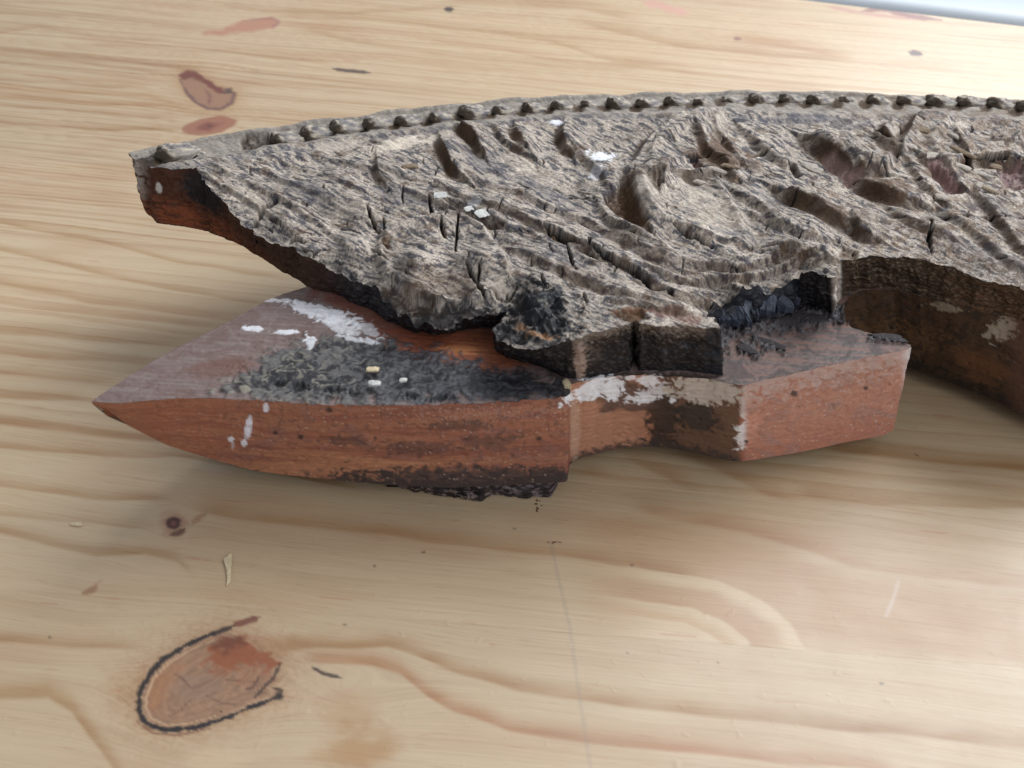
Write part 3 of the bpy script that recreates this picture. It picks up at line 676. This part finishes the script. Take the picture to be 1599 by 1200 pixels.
# broken side of the carved layer
def side_wall(name, top, foot, rows, colfn, mat, rough, parent=frag, seed=0, step=.55, bulge=0.0):
    """top, foot: (n,3) mm. A wall between them, roughened along its normal"""
    n = len(top); t = np.linspace(0, 1, rows)[None, :, None]
    P = top[:, None]*(1-t)+foot[:, None]*t
    tx = np.gradient(top[:, 0]); ty = np.gradient(top[:, 1]); k = 9
    ker = np.ones(k)/k; tx = np.convolve(np.pad(tx, k//2, 'edge'), ker, 'valid'); ty = np.convolve(np.pad(ty, k//2, 'edge'), ker, 'valid')
    L = np.hypot(tx, ty)+1e-9; nx, ny = ty/L, -tx/L                       # outward for an outline run left to right along the front
    s = np.concatenate([[0], np.cumsum(np.hypot(np.diff(top[:, 0]), np.diff(top[:, 1])))])[:, None]+np.zeros((1, rows)); z = P[..., 2]
    dsp = rough(s, z)*np.sin(np.pi*np.clip(t[..., 0]*.94+.03, 0, 1))**.5
    P[..., 0] += nx[:, None]*dsp; P[..., 1] += ny[:, None]*dsp
    Q = P.reshape(-1, 3); u, v = proj(Q[:, 0], Q[:, 1], Q[:, 2])
    c = colfn(u, v, s.ravel(), z.ravel(), np.broadcast_to(t[..., 0], (n, rows)).ravel())
    return mesh_obj(name, Q, strip_faces(n, rows), mat, parent, c)
def relief_side_col(u, v, s, z, t):
    n = fbm(s*.2, z*.5, 4, 3, .6); n2 = fbm(s*.6, z*1.0, 3, 8, .6); g = fbm(s*.05, z*.9, 4, 13, .6)
    c = np.tile(lin(70, 50, 40), (len(u), 1)); gl = np.zeros(len(u))
    left = 1-sst(300, 470, u); c = mixc(c, lin(78, 48, 34), left)
    c = mixc(c, lin(128, 70, 44), left*sst(.35, .8, t)*sst(-.3, .4, g+.2))
    c = mixc(c, lin(168, 156, 144), (1-sst(208, 240, u))*sst(-.3, .3, n+.25)*(1-sst(.65, .9, t)))
    c = mixc(c, TAR, .9*sst(-.2, .25, ell(u, v, 318, 300, 42, 22, 45)+.3*n)); gl = np.maximum(gl, .7*sst(-.2, .25, ell(u, v, 290, 285, 22, 16)+.3*n))
    c = mixc(c, lin(190, 178, 168), sst(-.05, .2, ell(u, v, 248, 293, 5, 10, -10)+.15*n))
    mid = sst(480, 560, u)*(1-sst(1310, 1325, u))
    c = mixc(c, TAR, .95*mid*sst(-1.3, -.6, n)); gl = np.maximum(gl, .55*mid)
    blk = sst(890, 900, u)*(1-sst(1122, 1130, u))
    c = mixc(c, lin(140, 126, 114), blk*.8*(1-sst(.02, .16, t+.25*n2))); c = mixc(c, lin(150, 130, 116), blk*.45*(1-sst(915, 950, u))*sst(-.1, .4, n+.1)*(1-sst(.5, .8, t))); c = mixc(c, lin(176, 140, 112), blk*.3*sst(.3, .6, n2)*(1-sst(.2, .4, t)))
    c = mixc(c, lin(176, 152, 138), .85*sst(-.1, .3, ell(u, v, 906, 565, 10, 30, 0)+.5*n2))
    c = mixc(c, lin(110, 104, 106), .35*mid*sst(.2, .6, n2))
    cut = sst(1296, 1304, u)*(1-sst(1311, 1316, u)); c = mixc(c, lin(188, 176, 164), .85*cut)
    sh = sst(1098, 1106, u)*(1-sst(1248, 1254, u)); gl = np.maximum(gl, .95*sh); c = mixc(c, lin(40, 42, 48), .8*sh)
    rt = sst(1310, 1330, u); c = mixc(c, lin(66, 51, 39), rt); c = mixc(c, lin(132, 118, 98), rt*.6*sst(.1, .5, n2)); c = mixc(c, lin(40, 32, 27), rt*.8*sst(.0, .5, -g)*(1-sst(1440, 1500, u)))
    c = mixc(c, lin(110, 80, 58), rt*.6*sst(1430, 1520, u)*sst(-.2, .4, g))
    return np.concatenate([np.clip(c, 0, 1), gl[:, None]], 1)
ez = RZ[ng:ng+ne]
topE = np.stack([edge_d[:, 0], edge_d[:, 1], ez-.05], 1)
# splintered pieces hang over or stand back from one another
footE = np.stack([edge_d[:, 2], edge_d[:, 3], np.full(ne, ZB-.6)], 1)
def rgh(s, z):
    a = 1.1*fbm(s*.10, z*.16, 4, 4, .6)+.5*fbm(s*.5, z*.5, 3, 6)
    cell = np.floor(s*.28+.6*noise(s*.11, z*.1, 9)); a2 = 1.7*(np.sin(cell*12.9898)*43758.5453 % 1-.5)
    return a+a2
side_wall('broken_edge', topE, footE, 44, relief_side_col, M_RELIEF, rgh)
bz = RZ[ng+ne:]
bk = np.stack([back_d[:, 0], back_d[:, 1], bz-.02], 1); bf = bk.copy(); bf[:, 2] = ZB
side_wall('rear_edge', bk, bf, 8, lambda u, v, s, z, t: np.concatenate([np.tile(lin(128, 120, 112), (len(u), 1))*(1+.25*fbm(s*.3, z*.5, 3, 2))[:, None], np.zeros((len(u), 1))], 1), M_RELIEF, lambda s, z: .25*fbm(s*.2, z*.3, 3))
# underside of the carved layer
und = np.concatenate([footE[:, :2][::4], back_d[::3]])
mesh_obj('underside', np.c_[und, np.full(len(und), ZB-.3)], [list(range(len(und)))[::-1]], M_RELIEF, frag, np.tile(lin(90, 60, 42), (len(und), 1)), smooth=False)

# beads of the rim
def bead_proto():
    nu, nv = 26, 14; V = []
    for i in range(nu):
        a = 2*math.pi*i/nu
        for j in range(nv):
            b = math.pi/2*j/(nv-1)
            x = math.cos(a)*math.cos(b); y = math.sin(a)*math.cos(b); z = math.sin(b)
            r = 1+.20*float(noise(x*1.7+4, y*1.7+z, 3))+.10*float(noise(x*4.3, y*4.3+z*3.7, 6))
            V.append((x*r, y*r, z*r))
    return np.array(V), strip_faces(nu, nv, True)[:, ::-1]
BV, BFc = bead_proto()
for q, (u, v, s) in enumerate(BEADS):
    x, y = at(u, v, 69.5); x, y = float(x), float(y)
    rs = np.random.RandomState(q)
    sl = (np.interp(u+30, BACKU, BACKV)-np.interp(u-30, BACKU, BACKV))/60; ang = -math.atan(sl*1.3)+math.radians(28)
    W = BV.copy(); W[:, 2] = np.where(W[:, 0] > 0, W[:, 2]*(1-.35*np.clip(W[:, 0], 0, 1)), W[:, 2]); W[:, 0] = np.where(W[:, 0] < 0, W[:, 0]*.7, W[:, 0]*1.55)
    s = s*rs.uniform(.9, 1.08); W = W*np.array([5.9*s*rs.uniform(.9, 1.1), 4.9*s*rs.uniform(.9, 1.1), 3.7*s*rs.uniform(.75, 1.1)])
    W[:, 0] -= .25*W[:, 2]
    ca, sa = math.cos(ang), math.sin(ang)
    Wx = x+W[:, 0]*ca-W[:, 1]*sa; Wy = y+W[:, 0]*sa+W[:, 1]*ca
    Wz = 67.8+(2.0 if q == 0 else 0)+W[:, 2]+.55*fbm(Wx*.35, Wy*.35, 4, q, .6)
    m = fbm(Wx*.35, Wy*.35+Wz*.3, 4, 40+q); c = np.tile(lin(144, 135, 126), (len(Wx), 1))
    c = mixc(c, BLUE, .8*sst(.05, .5, m)); c = mixc(c, lin(198, 184, 164), .7*sst(.1, .5, -m))
    flank = sst(.0, .4, -BV[:, 0]-.1*BV[:, 1]+.4*m); c = mixc(c, lin(70, 57, 45), .9*flank)  # shade painted on the bead's left side, over dirt brown
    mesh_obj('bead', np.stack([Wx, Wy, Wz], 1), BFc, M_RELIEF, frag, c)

# ---------------------------------------------------------------- plain lower board
BASE = [  # top u,v, foot u,v,z
 (143,627,144,631,48),(165,630,172,648,40),(200,628,202,666,33),(260,623,262,696,22),(330,621,330,717,14.5),(400,626,400,736,10),(500,633,500,748,8),(600,634,600,757,8),(700,632,705,762,8),(800,628,800,757,8),(880,622,881,753,8),
 (890,616,886,751,8),(889,603,890,723,8),(905,596,905,716,8),(960,588,958,702,8),(1010,586,1010,697,8),(1050,588,1050,700,8),(1110,593,1105,712,8),(1163,603,1148,721,8),(1177,598,1160,721,8),(1240,583,1235,709,8),(1320,565,1312,693,8),
 (1400,549,1380,680,8),(1424,543,1395,672,8),(1422,539,1392,660,8),(1405,532,1388,648,8),(1370,524,1358,640,8),(1330,512,1325,612,8),(1315,499,1313,592,8),(1312,482,1315,576,8),(1325,464,1330,562,8),(1350,453,1360,560,8),
 (1395,452,1405,569,8),(1442,463,1445,583,8),(1482,475,1485,598,8),(1522,483,1525,613,8),(1560,491,1560,629,8),(1599,501,1599,647,8),(1760,557,1760,716,8)]
BBACK = [(1760,270),(1100,262),(900,290),(800,330),(700,370),(620,405),(520,440),(480,448),(440,460),(412,472),(380,490),(340,512),(300,532),(260,553),(215,579),(180,602),(155,618)]
rows = []
for (u, v, fu, fv, fz) in BASE:
    x, y = axy((u, v, ZB)); fx, fy = axy((fu, fv, fz)); rows.append((x, y, fx, fy, fz))
bd = dense(rows, .5); nb = len(bd)
jag = .35*fbm(np.arange(nb)*.06, np.zeros(nb)+2, 4, 14, .6); tx = np.gradient(bd[:, 0]); ty = np.gradient(bd[:, 1]); L_ = np.hypot(tx, ty)+1e-9
bd[:, 0] += -ty/L_*jag; bd[:, 1] += tx/L_*jag
bb = dense([axy((u, v, ZB)) for u, v in BBACK], 1.0)
def base_col(u, v, X, Y, top):
    n = wfbm(u*.03, v*.05, 4, 23, .55); n2 = wfbm(u*.09, v*.14, 4, 27, .6); g = fbm(X*.03, Y*.6, 4, 33, .6)
    c = np.tile(lin(118, 99, 94), (len(u), 1)); gl = np.full(len(u), .1)
    c = mixc(c, lin(134, 120, 114), .6*sst(-.2, .5, g)); c = mixc(c, lin(104, 78, 68), .5*sst(.0, .5, n))
    right = sst(1090, 1150, u)
    c = mixc(c, lin(118, 86, 74), .75*right); c = mixc(c, lin(92, 84, 80), .8*right*sst(-.2, .4, g)); c = mixc(c, lin(60, 52, 50), .7*right*sst(.0, .5, n)); c = mixc(c, lin(70, 62, 60), .7*right*sst(.15, .5, n2+.4*g))
    return c, gl, n, n2, g
def btop(X, Y):
    u, v = proj(X, Y, ZB+0*X)
    c, gl, n, n2, g = base_col(u, v, X, Y, True)
    h = .12*g+.1*n2
    # bare reddish patch under the carving, then the tarry crust
    c = mixc(c, lin(142, 78, 48), .9*sst(-.2, .25, ell(u, v, 730, 545, 130, 34, 6)+.35*g)); c = mixc(c, lin(120, 62, 42), .7*sst(-.1, .3, ell(u, v, 600, 500, 120, 30, 25)+.3*n))
    c = mixc(c, lin(196, 130, 80), .6*sst(.2, .6, ell(u, v, 720, 545, 60, 12, 5)+.5*g))
    crust = sst(-12, 14, polysdf(u, v, [(335,614),(360,596),(385,578),(420,560),(470,535),(540,520),(610,535),(670,552),(760,568),(860,592),(895,608),(880,620),(800,628),(700,632),(600,634),(500,632),(420,628)])+22*n+14*n2)
    cc = np.tile(lin(38, 38, 41), (len(u), 1))
    cc = mixc(cc, lin(84, 84, 88), .8*sst(-.4, .8, n2+.3*n)); cc = mixc(cc, lin(108, 104, 98), .8*sst(-.25, .45, n+.5*n2)*(1-sst(480, 660, u))); cc = mixc(cc, lin(150, 140, 120), .7*sst(.1, .7, n2)*(1-sst(470, 620, u)))
    cc = mixc(cc, lin(92, 90, 90), .6*sst(-.2, .5, n)*(1-sst(540, 680, u)))
    cc = mixc(cc, lin(30, 29, 31), .85*sst(.1, .75, -n2))
    c = mixc(c, cc, .96*crust); gl = np.maximum(gl, .6*crust*sst(430, 620, u))
    h += crust*(.5+.55*fbm(u*.022, v*.034, 3, 71, .45)+.10*fbm(u*.2, v*.3, 3, 72))
    for (cx, cy, rx, ry) in ((470,606,12,7),(525,612,16,5),(552,616,8,5),(435,600,8,5),(690,624,18,4),(640,620,10,4),(605,545,9,4)):
        k = sst(-.1, .4, ell(u, v, cx, cy, rx*1.3, ry)+.9*n2); h -= 1.2*k; c = mixc(c, TAR*.7, .9*k)
    c = mixc(c, lin(110, 72, 60), .6*sst(-.1, .3, ell(u, v, 345, 575, 60, 16, -8)+.3*g))
    for (cx, cy, rx, ry, a, k) in ((505,490,58,13,14,1),(530,510,40,10,25,.8),(395,514,18,5,5,1),(445,519,26,4,-3,1),(440,470,40,3,3,.7),(485,535,10,12,0,.9),(560,532,34,5,10,.8),(575,515,26,9,30,.6),(540,500,36,9,20,.7)):
        kk = k*sst(-.05, .2, ell(u, v, cx, cy, rx, ry, a)+.42*n2+.2*n); c = mixc(c, lin(222, 219, 220), .93*kk); h += .25*kk; gl *= 1-kk
    # residue of charred carving on the right arm
    for (cx, cy, rx, ry, a) in ((1240,505,110,12,-8),(1300,492,60,10,10),(1390,530,26,7,0),(1170,545,18,12,30),(1192,540,26,6,25),(1130,530,14,22,0)):
        kk = sst(-.1, .25, ell(u, v, cx, cy, rx, ry, a)+.7*n2); c = mixc(c, lin(66, 62, 64), .9*kk); h += kk*(.8+1.2*np.abs(fbm(u*.1, v*.15, 3, 81))); gl = np.maximum(gl, .5*kk)
    c = mixc(c, lin(60, 48, 42), .8*sst(-.1, .3, ell(u, v, 1010, 590, 140, 9, 0)+.4*n2))
    for (cx, cy, rx, ry) in ((945,592,44,5),(1020,590,16,5)):
        kk = sst(-.05, .2, ell(u, v, cx, cy, rx, ry)+.6*n2); c = mixc(c, WHITE, .9*kk); h += .3*kk
    return ZB+h, np.concatenate([np.clip(c, 0, 1), gl[:, None]], 1)
bout = np.concatenate([bd[:, :2], bb])
TX, TY, TQ = fill_grid(bout, .42)
AX = np.concatenate([TX, bd[:, 0], bb[:, 0]]); AY = np.concatenate([TY, bd[:, 1], bb[:, 1]])
TZ, TC = btop(AX, AY); nt = len(TX)
board = mesh_obj('base_board', np.stack([TX, TY, TZ[:nt]], 1), TQ, M_BASE, frag, TC[:nt])

_ax, _ay = axy((1424, 543, ZB)); _i = int(np.argmin(np.hypot(bd[:, 0]-_ax, bd[:, 1]-_ay))); S_ARM = float(np.hypot(np.diff(bd[:_i, 0]), np.diff(bd[:_i, 1])).sum())+1.5
def front_col(u, v, s, z, t):
    n = wfbm(u*.025, v*.04, 4, 43, .55); n2 = wfbm(u*.08, v*.11, 4, 47, .6); g = fbm(s*.022, z*.22, 5, 49, .55); n3 = fbm(u*.3, v*.3, 3, 48)
    c = np.tile(lin(172, 98, 62), (len(u), 1)); gl = np.full(len(u), .45)
    c = mixc(c, lin(178, 112, 72), .6*sst(-.05, .6, g)); c = mixc(c, lin(134, 72, 54), .6*sst(.0, .6, -g+.3*n)); c = mixc(c, lin(150, 98, 84), .5*sst(.1, .6, n))
    c = mixc(c, lin(100, 70, 62), .5*sst(.3, .7, n2+.3*g))
    W = (1-sst(884, 892, u))
    c = mixc(c, lin(206, 132, 74), .55*W*sst(-.3, .6, ell(u, v, 560, 735, 200, 26, 3)+.3*g)); c = mixc(c, lin(184, 102, 56), .5*W*(1-sst(260, 420, u)))
    # sooty lower margin of the long face
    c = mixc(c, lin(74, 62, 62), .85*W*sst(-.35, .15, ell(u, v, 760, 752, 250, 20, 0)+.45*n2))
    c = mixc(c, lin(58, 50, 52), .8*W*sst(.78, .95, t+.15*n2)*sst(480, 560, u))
    for (cx, cy, rx, ry) in ((770,690,60,14),(650,700,70,12),(540,688,40,8),(720,665,60,10)):
        c = mixc(c, lin(92, 64, 58), .6*W*sst(-.1, .4, ell(u, v, cx, cy, rx, ry)+.5*n2))
    c = mixc(c, lin(190, 140, 122), .55*W*sst(.35, .6, n3+.5*ell(u, v, 760, 645, 180, 16)))
    # hollow between the two faces
    H = sst(888, 893, u)*(1-sst(1150, 1160, u))*(s < S_ARM)
    c = mixc(c, lin(196, 132, 92), .8*H*(1-sst(985, 1040, u+10*n))); c = mixc(c, lin(104, 76, 54), .85*H*sst(1000, 1050, u+14*n2))
    c = mixc(c, lin(58, 44, 38), .9*H*sst(-.2, .2, ell(u, v, 1035, 650, 26, 60, 5)+.5*n2)); c = mixc(c, lin(50, 44, 42), .85*H*sst(-.2, .2, ell(u, v, 1090, 650, 34, 22, 20)+.4*n2))
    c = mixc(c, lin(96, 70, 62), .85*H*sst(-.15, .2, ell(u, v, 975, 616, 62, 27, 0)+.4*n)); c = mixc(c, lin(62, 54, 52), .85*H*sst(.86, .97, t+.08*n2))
    c = mixc(c, lin(210, 170, 140), .45*H*sst(-.2, .3, ell(u, v, 897, 665, 10, 60)+.4*n2))
    wh = np.zeros(len(u))
    for (cx, cy, rx, ry, a, k) in ((925,608,42,16,-24,1),(956,606,20,20,-30,1),(1015,594,22,10,10,.9),(1005,622,30,9,-8,.9),(1020,612,30,8,-10,.7),(1050,626,6,5,0,.9),(985,590,10,4,0,.8)):
        wh = np.maximum(wh, k*sst(-.05, .18, ell(u, v, cx, cy, rx, ry, a)+.5*n2))
    c = mixc(c, WHITE, .97*wh)
    k = sst(-.05, .12, ell(u, v, 1100, 610, 58, 20, 6)+.45*n2+.1*n); c = mixc(c, lin(196, 184, 172), .95*k); wh = np.maximum(wh, k)
    k = sst(-.05, .15, ell(u, v, 1168, 672, 17, 30, 20)+.5*n2); c = mixc(c, lin(226, 222, 220), .92*k); wh = np.maximum(wh, k)
    k = sst(-.1, .2, ell(u, v, 1168, 615, 10, 40, 5)+.6*n2); c = mixc(c, lin(206, 194, 186), .8*k)
    # right arm, pinkish red
    A = sst(1158, 1172, u)*(s < S_ARM)
    c = mixc(c, lin(198, 132, 102), .88*A); c = mixc(c, lin(184, 104, 70), .6*A*sst(.6, .95, t)); c = mixc(c, lin(158, 122, 114), .5*A*sst(.0, .6, n)); c = mixc(c, lin(172, 98, 78), .35*A*sst(.1, .5, n2)); c = mixc(c, lin(196, 168, 158), .7*A*(1-sst(.05, .28, t+.25*n2)))
    c = mixc(c, lin(226, 216, 214), .75*A*sst(1404, 1422, u+8*n2)*(1-sst(.3, .6, t)))
    c = mixc(c, lin(220, 205, 198), .7*A*sst(.75, .95, n3))
    for (cx, cy, r) in ((1240,615,6),(1352,606,4),(470,683,5),(430,676,4),(842,685,5),(515,641,5),(1165,690,4)):
        c = mixc(c, lin(52, 40, 38), .85*sst(-.2, .3, ell(u, v, cx, cy, r, r*.8)+.3*n3))
    W2 = (s < S_ARM).astype(float); lum = c.mean(1, keepdims=True); c = c+(lum*np.array([1.05, .98, .97])-c)*(.25*W2*(wh < .5))[:, None]
    # drips and specks of white paint on the long face
    for (cx, cy, rx, ry, a) in ((388,668,6,20,8),(381,692,5,6,0),(415,637,5,8,0),(361,686,5,5,0),(363,695,3,8,0)):
        kk = sst(-.05, .2, ell(u, v, cx, cy, rx, ry, a)+.15*n3); c = mixc(c, lin(232, 230, 238), kk*(.95 if rx != 3 else .4)); wh = np.maximum(wh, kk)
    c = mixc(c, lin(204, 180, 160), .6*W*sst(.75, .95, n3))
    # far beam, brown and dirty
    Bm = (s > S_ARM+2).astype(float)
    bc = np.tile(lin(84, 60, 42), (len(u), 1)); bc = mixc(bc, lin(120, 88, 58), .7*sst(-.1, .5, ell(u, v, 1400, 520, 90, 26, 15)+.5*n)); bc = mixc(bc, lin(48, 38, 32), .8*sst(.0, .5, n2+.3*n))
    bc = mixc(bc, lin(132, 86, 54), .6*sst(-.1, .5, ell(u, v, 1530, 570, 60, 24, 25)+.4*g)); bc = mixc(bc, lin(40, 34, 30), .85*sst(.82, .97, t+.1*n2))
    bc = mixc(bc, lin(186, 172, 152), .85*sst(-.05, .2, ell(u, v, 1565, 515, 26, 17, -20)+.6*n2)); bc = mixc(bc, lin(176, 160, 138), .8*sst(-.05, .2, ell(u, v, 1478, 480, 26, 7, 10)+.6*n2)); bc = mixc(bc, lin(120, 84, 70), .6*sst(1560, 1600, u))
    bc = bc*.72; c = mixc(c, bc, Bm); gl = np.where(Bm > .5, .2, gl)
    gl = gl*(1-wh)
    return np.concatenate([np.clip(c, 0, 1), gl[:, None]], 1)
topB = np.stack([bd[:, 0], bd[:, 1], TZ[nt:nt+nb]-.05], 1); footB = bd[:, 2:5].copy()
def rgb_(s, z): return .30*fbm(s*.06, z*.10, 4, 14, .55)+.18*fbm(s*.05, z*.9, 3, 16)-.5*sst(.62, .72, fbm(s*.28, z*.28, 2, 19))
side_wall('front_face', topB, footB, 78, front_col, M_BASE, rgb_, board)
bt = np.stack([bb[:, 0], bb[:, 1], TZ[nt+nb:]], 1); bfz = np.interp(np.linspace(0, 1, len(bb)), [0, .86, .91, .96, 1], [8, 8, 15, 30, 45])
tipx, tipy = axy((143, 627, ZB)); td = np.hypot(bd[:60*4, 0]-tipx, bd[:60*4, 1]-tipy); bfz = np.interp(np.hypot(bb[:, 0]-tipx, bb[:, 1]-tipy), td, bd[:60*4, 4])
side_wall('rear_face', bt, np.c_[bb, bfz], 10, lambda u, v, s, z, t: np.concatenate([np.tile(lin(120, 74, 52), (len(u), 1)), np.zeros((len(u), 1))], 1), M_BASE, lambda s, z: .2*fbm(s*.1, z*.2, 3), board)
ub = np.concatenate([footB[::4], np.c_[bb, bfz][::2]])
mesh_obj('bottom_face', ub, [list(range(len(ub)))[::-1]], M_BASE, board, np.tile(lin(90, 62, 48), (len(ub), 1)), smooth=False)

# splintered black layer under the long face, the part that meets the table
SPL = [(600,752,596,750),(618,759,612,757),(640,761,640,768),(668,763,668,772),(700,764,700,776),(725,765,728,780),(748,765,752,783),(757,764,762,779),(764,762,770,773),(790,761,790,775),(812,760,815,778),(836,758,838,779),(856,756,859,776),(864,755,868,765),(870,750,872,752)]
rows = []
for (u, v, fu, fv) in SPL:
    x, y = axy((u, v-2, 8.2)); fx, fy = axy((fu, fv, .4)); rows.append((x, y+1.5, fx, fy))
sd_ = dense(rows, .4); jg = .7*fbm(np.arange(len(sd_))*.09, np.zeros(len(sd_)), 4, 88, .6)
tp = np.c_[sd_[:, :2], np.full(len(sd_), 11.0)]; ft = np.c_[sd_[:, 2:], np.full(len(sd_), .3)]; ft[:, 1] += jg; ft[:, 2] = np.clip(.3+.8*np.abs(jg), .3, 2)
def spl_col(u, v, s, z, t):
    n = fbm(s*.3, z*.6, 4, 92, .6); c = np.tile(lin(48, 40, 40), (len(u), 1)); c = mixc(c, lin(24, 22, 24), .9*sst(-.2, .2, ell(u, v, 730, 768, 30, 10)+.4*n)); c = mixc(c, lin(142, 122, 116), .8*sst(.1, .5, n)); c = mixc(c, lin(110, 100, 104), .6*sst(755, 775, u)*sst(-.2, .4, n))
    return np.concatenate([c, np.full((len(u), 1), .5)], 1)
splint = side_wall('charred_splinter', tp, ft, 24, spl_col, M_RELIEF, lambda s, z: .9*fbm(s*.2, z*.4, 4, 95, .6))
bx = np.array([[tp[0, 0], tp[0, 1]+3], [tp[-1, 0], tp[-1, 1]+3], [tp[-1, 0]-4, tp[-1, 1]+34], [tp[0, 0]+8, tp[0, 1]+34]])
vv = np.array([[x, y, z] for z in (.4, 8.3) for x, y in bx]); ff = np.array([[0, 1, 5, 4], [1, 2, 6, 5], [2, 3, 7, 6], [3, 0, 4, 7], [3, 2, 1, 0], [4, 5, 6, 7]])
mesh_obj('splinter_core', vv, ff, M_RELIEF, splint, np.tile(lin(50, 40, 38), (8, 1)), smooth=False)

# ---------------------------------------------------------------- loose chips of paint and wood still clinging to the carving (parts)
def chip(name, u, v, z, L, W, T, ang, tilt, mat, parent, seed, col=None, gloss=0.0):
    rs = np.random.RandomState(seed); n = 7; k = 5; sk = rs.uniform(-1, 1)
    x0, y0 = at(u, v, z); V = []
    for i in range(n):
        for j in range(k):
            a = -1+2*i/(n-1); b = -1+2*j/(k-1)
            w = (1-.25*abs(a)**3-.35*sk*a)*rs.uniform(.78, 1.12)
            V.append((a*L/2*rs.uniform(.9, 1.08)+.3*W*b*sk, b*w*W/2, T*(1-a*a*.25)*(1-b*b*.3)+rs.uniform(-.06, .06)*T+tilt*(b+1)*W/2))
    top = np.array(V); lowr = top.copy(); lowr[:, 2] -= T*.75
    Vt = np.concatenate([top, lowr]); f = strip_faces(n, k)[:, ::-1]; fs = f.tolist()+[[q+n*k for q in r[::-1]] for r in f.tolist()]
    ring = [i*k for i in range(n)]+[(n-1)*k+j for j in range(1, k)]+[i*k+k-1 for i in range(n-2, -1, -1)]+[j for j in range(k-2, 0, -1)]
    for q in range(len(ring)): a, b = ring[q], ring[(q+1) % len(ring)]; fs.append([a, b, b+n*k, a+n*k][::-1])
    ca, sa = math.cos(ang), math.sin(ang)
    P = np.stack([float(x0)+Vt[:, 0]*ca-Vt[:, 1]*sa, float(y0)+Vt[:, 0]*sa+Vt[:, 1]*ca, z+Vt[:, 2]], 1)
    cc = None if col is None else np.c_[np.tile(col, (len(P), 1)), np.full(len(P), gloss)]
    return mesh_obj(name, P, fs, mat, parent, cc, smooth=False)
def on_relief(u, v):
    z = 71.0
    for _ in range(6):
        x, y = at(u, v, z); i = np.argmin((GX-x)**2+(GY-y)**2); z = .5*z+.5*float(RZ[i])
    return z
for q, (u, v, L, W, a) in enumerate(((688,307,5,3.2,.2),(752,336,5,3.8,.7),(732,328,3.5,2.4,.5))):
    chip('paint_flake', u, v, on_relief(u, v)-.1, L, W, .28, a, .3, M_PLASTER, frag, q)
for q, (u, v, L, W, a) in enumerate(((1505,240,13,2.4,-1.0),(1492,215,9,2.2,-1.1),(1535,275,8,2.2,-.6),(1552,262,6,3,-.5),(1262,262,8,4.5,-.7),(1275,268,5,4,-.6),(1440,205,6,4,-.3),(1455,245,5,3.6,.2),(1500,262,9,3,-.8),(1545,300,7,2,-.9),(1470,310,5,3,-.4),(1582,255,9,3,.2),
        (640,262,6,2.6,.3),(1420,230,6,3,-.4),(1120,268,8,2.4,-.6),(1140,262,7,2,-.5),(1090,286,6,2.4,-.5))):
    chip('wood_splinter', u, v, on_relief(u, v)+.2, L, W, .9, a, .15, M_RELIEF, frag, 30+q, GREY if q % 3 else lin(130, 112, 92))
for q, (u, v, L, W, a) in enumerate(((1200,537,12,3.0,-.5),(1168,548,6,4,-.9),(1385,529,11,4,-.05),(1262,497,12,6,-.2),(1228,505,9,5,.2),(1296,496,9,5,-.2))):
    chip('char_flake', u, v, ZB+.5, L, W, .9, a, .06, M_RELIEF, board, 60+q, lin(62, 57, 57))
for q in range(15):                                                     # cracked charcoal blocks on the slope under the carving
    f = q/14; rs = np.random.RandomState(200+q)
    u = 1106+140*f; v = np.interp(u, [1103, 1165, 1225, 1248], [502, 488, 474, 462])+rs.uniform(-5, 5)
    chip('char_block', u, v, 52.5+rs.uniform(-.5, 1.5), rs.uniform(3.5, 6), rs.uniform(7, 10), 3.2, .25*rs.uniform(-1, 1)-.15, rs.uniform(.35, .75), M_RELIEF, frag, 80+q, lin(66, 70, 80), 1.0)  # bluish sheen painted into the block colour

# ---------------------------------------------------------------- crumbs that lie on the board and on the table
for q, (u, v, z, L, W, lab, m_) in enumerate((
    (582,578,ZB+2.2,4.2,2.2,'small tan crumb on the black crust of the lower board, above the paler crumb',M_CRUMB),
    (585,600,ZB+2.0,3.8,2.3,'pale cream crumb on the black crust near the front edge of the lower board',M_PLASTER),
    (630,595,ZB+2.0,2.4,1.8,'tiny whitish crumb on the black crust, right of the cream crumb',M_PLASTER),
    (885,602,ZB+.8,2.4,4.0,'yellowish crumb in the corner where the lower board steps back beside the white paint',M_CRUMB),
    (357,889,.3,2.0,11.0,'slender pale wood sliver on the table in front of the pointed end of the board',M_CRUMB),
    (119,819,.3,4.0,1.6,'short pale wood sliver on the table at the left, beside the small round knot',M_CRUMB))):
    o = chip('wood_crumb' if q < 4 else 'wood_sliver', u, v, z, L, W, (.7, .9, .7, 1.2)[q] if q < 4 else .4, .1 if q != 4 else -.25, .05, m_, None, 100+q)
    if q == 5: pass
    tag(o, lab, 'crumb' if q < 4 else 'sliver')
rs = np.random.RandomState(4); V = []; Fd = []
for q in range(60):
    u, v = (838+rs.normal(0, 1.2+1.5*(q % 3 == 0)), rs.uniform(780, 800)) if q < 40 else (868+rs.uniform(-16, 10), 847+rs.normal(0, 1.2))
    x, y = at(u, v, 0.0); r = rs.uniform(.10, .38); b = len(V)
    for dx, dy, dz in ((1,0,.4),(0,1,.4),(-1,0,.4),(0,-1,.4),(0,0,1.1),(0,0,.1)): V.append((x+dx*r*rs.uniform(.7,1.3), y+dy*r*rs.uniform(.7,1.3), dz*r))
    Fd += [[b,b+1,b+4],[b+1,b+2,b+4],[b+2,b+3,b+4],[b+3,b,b+4],[b+1,b,b+5],[b+2,b+1,b+5],[b+3,b+2,b+5],[b,b+3,b+5]]
o = mesh_obj('wood_dust', np.array(V), Fd, M_DUST, None, smooth=False)
tag(o, 'trail of reddish brown wood dust on the table below the broken lower edge', 'dust', kind='stuff')
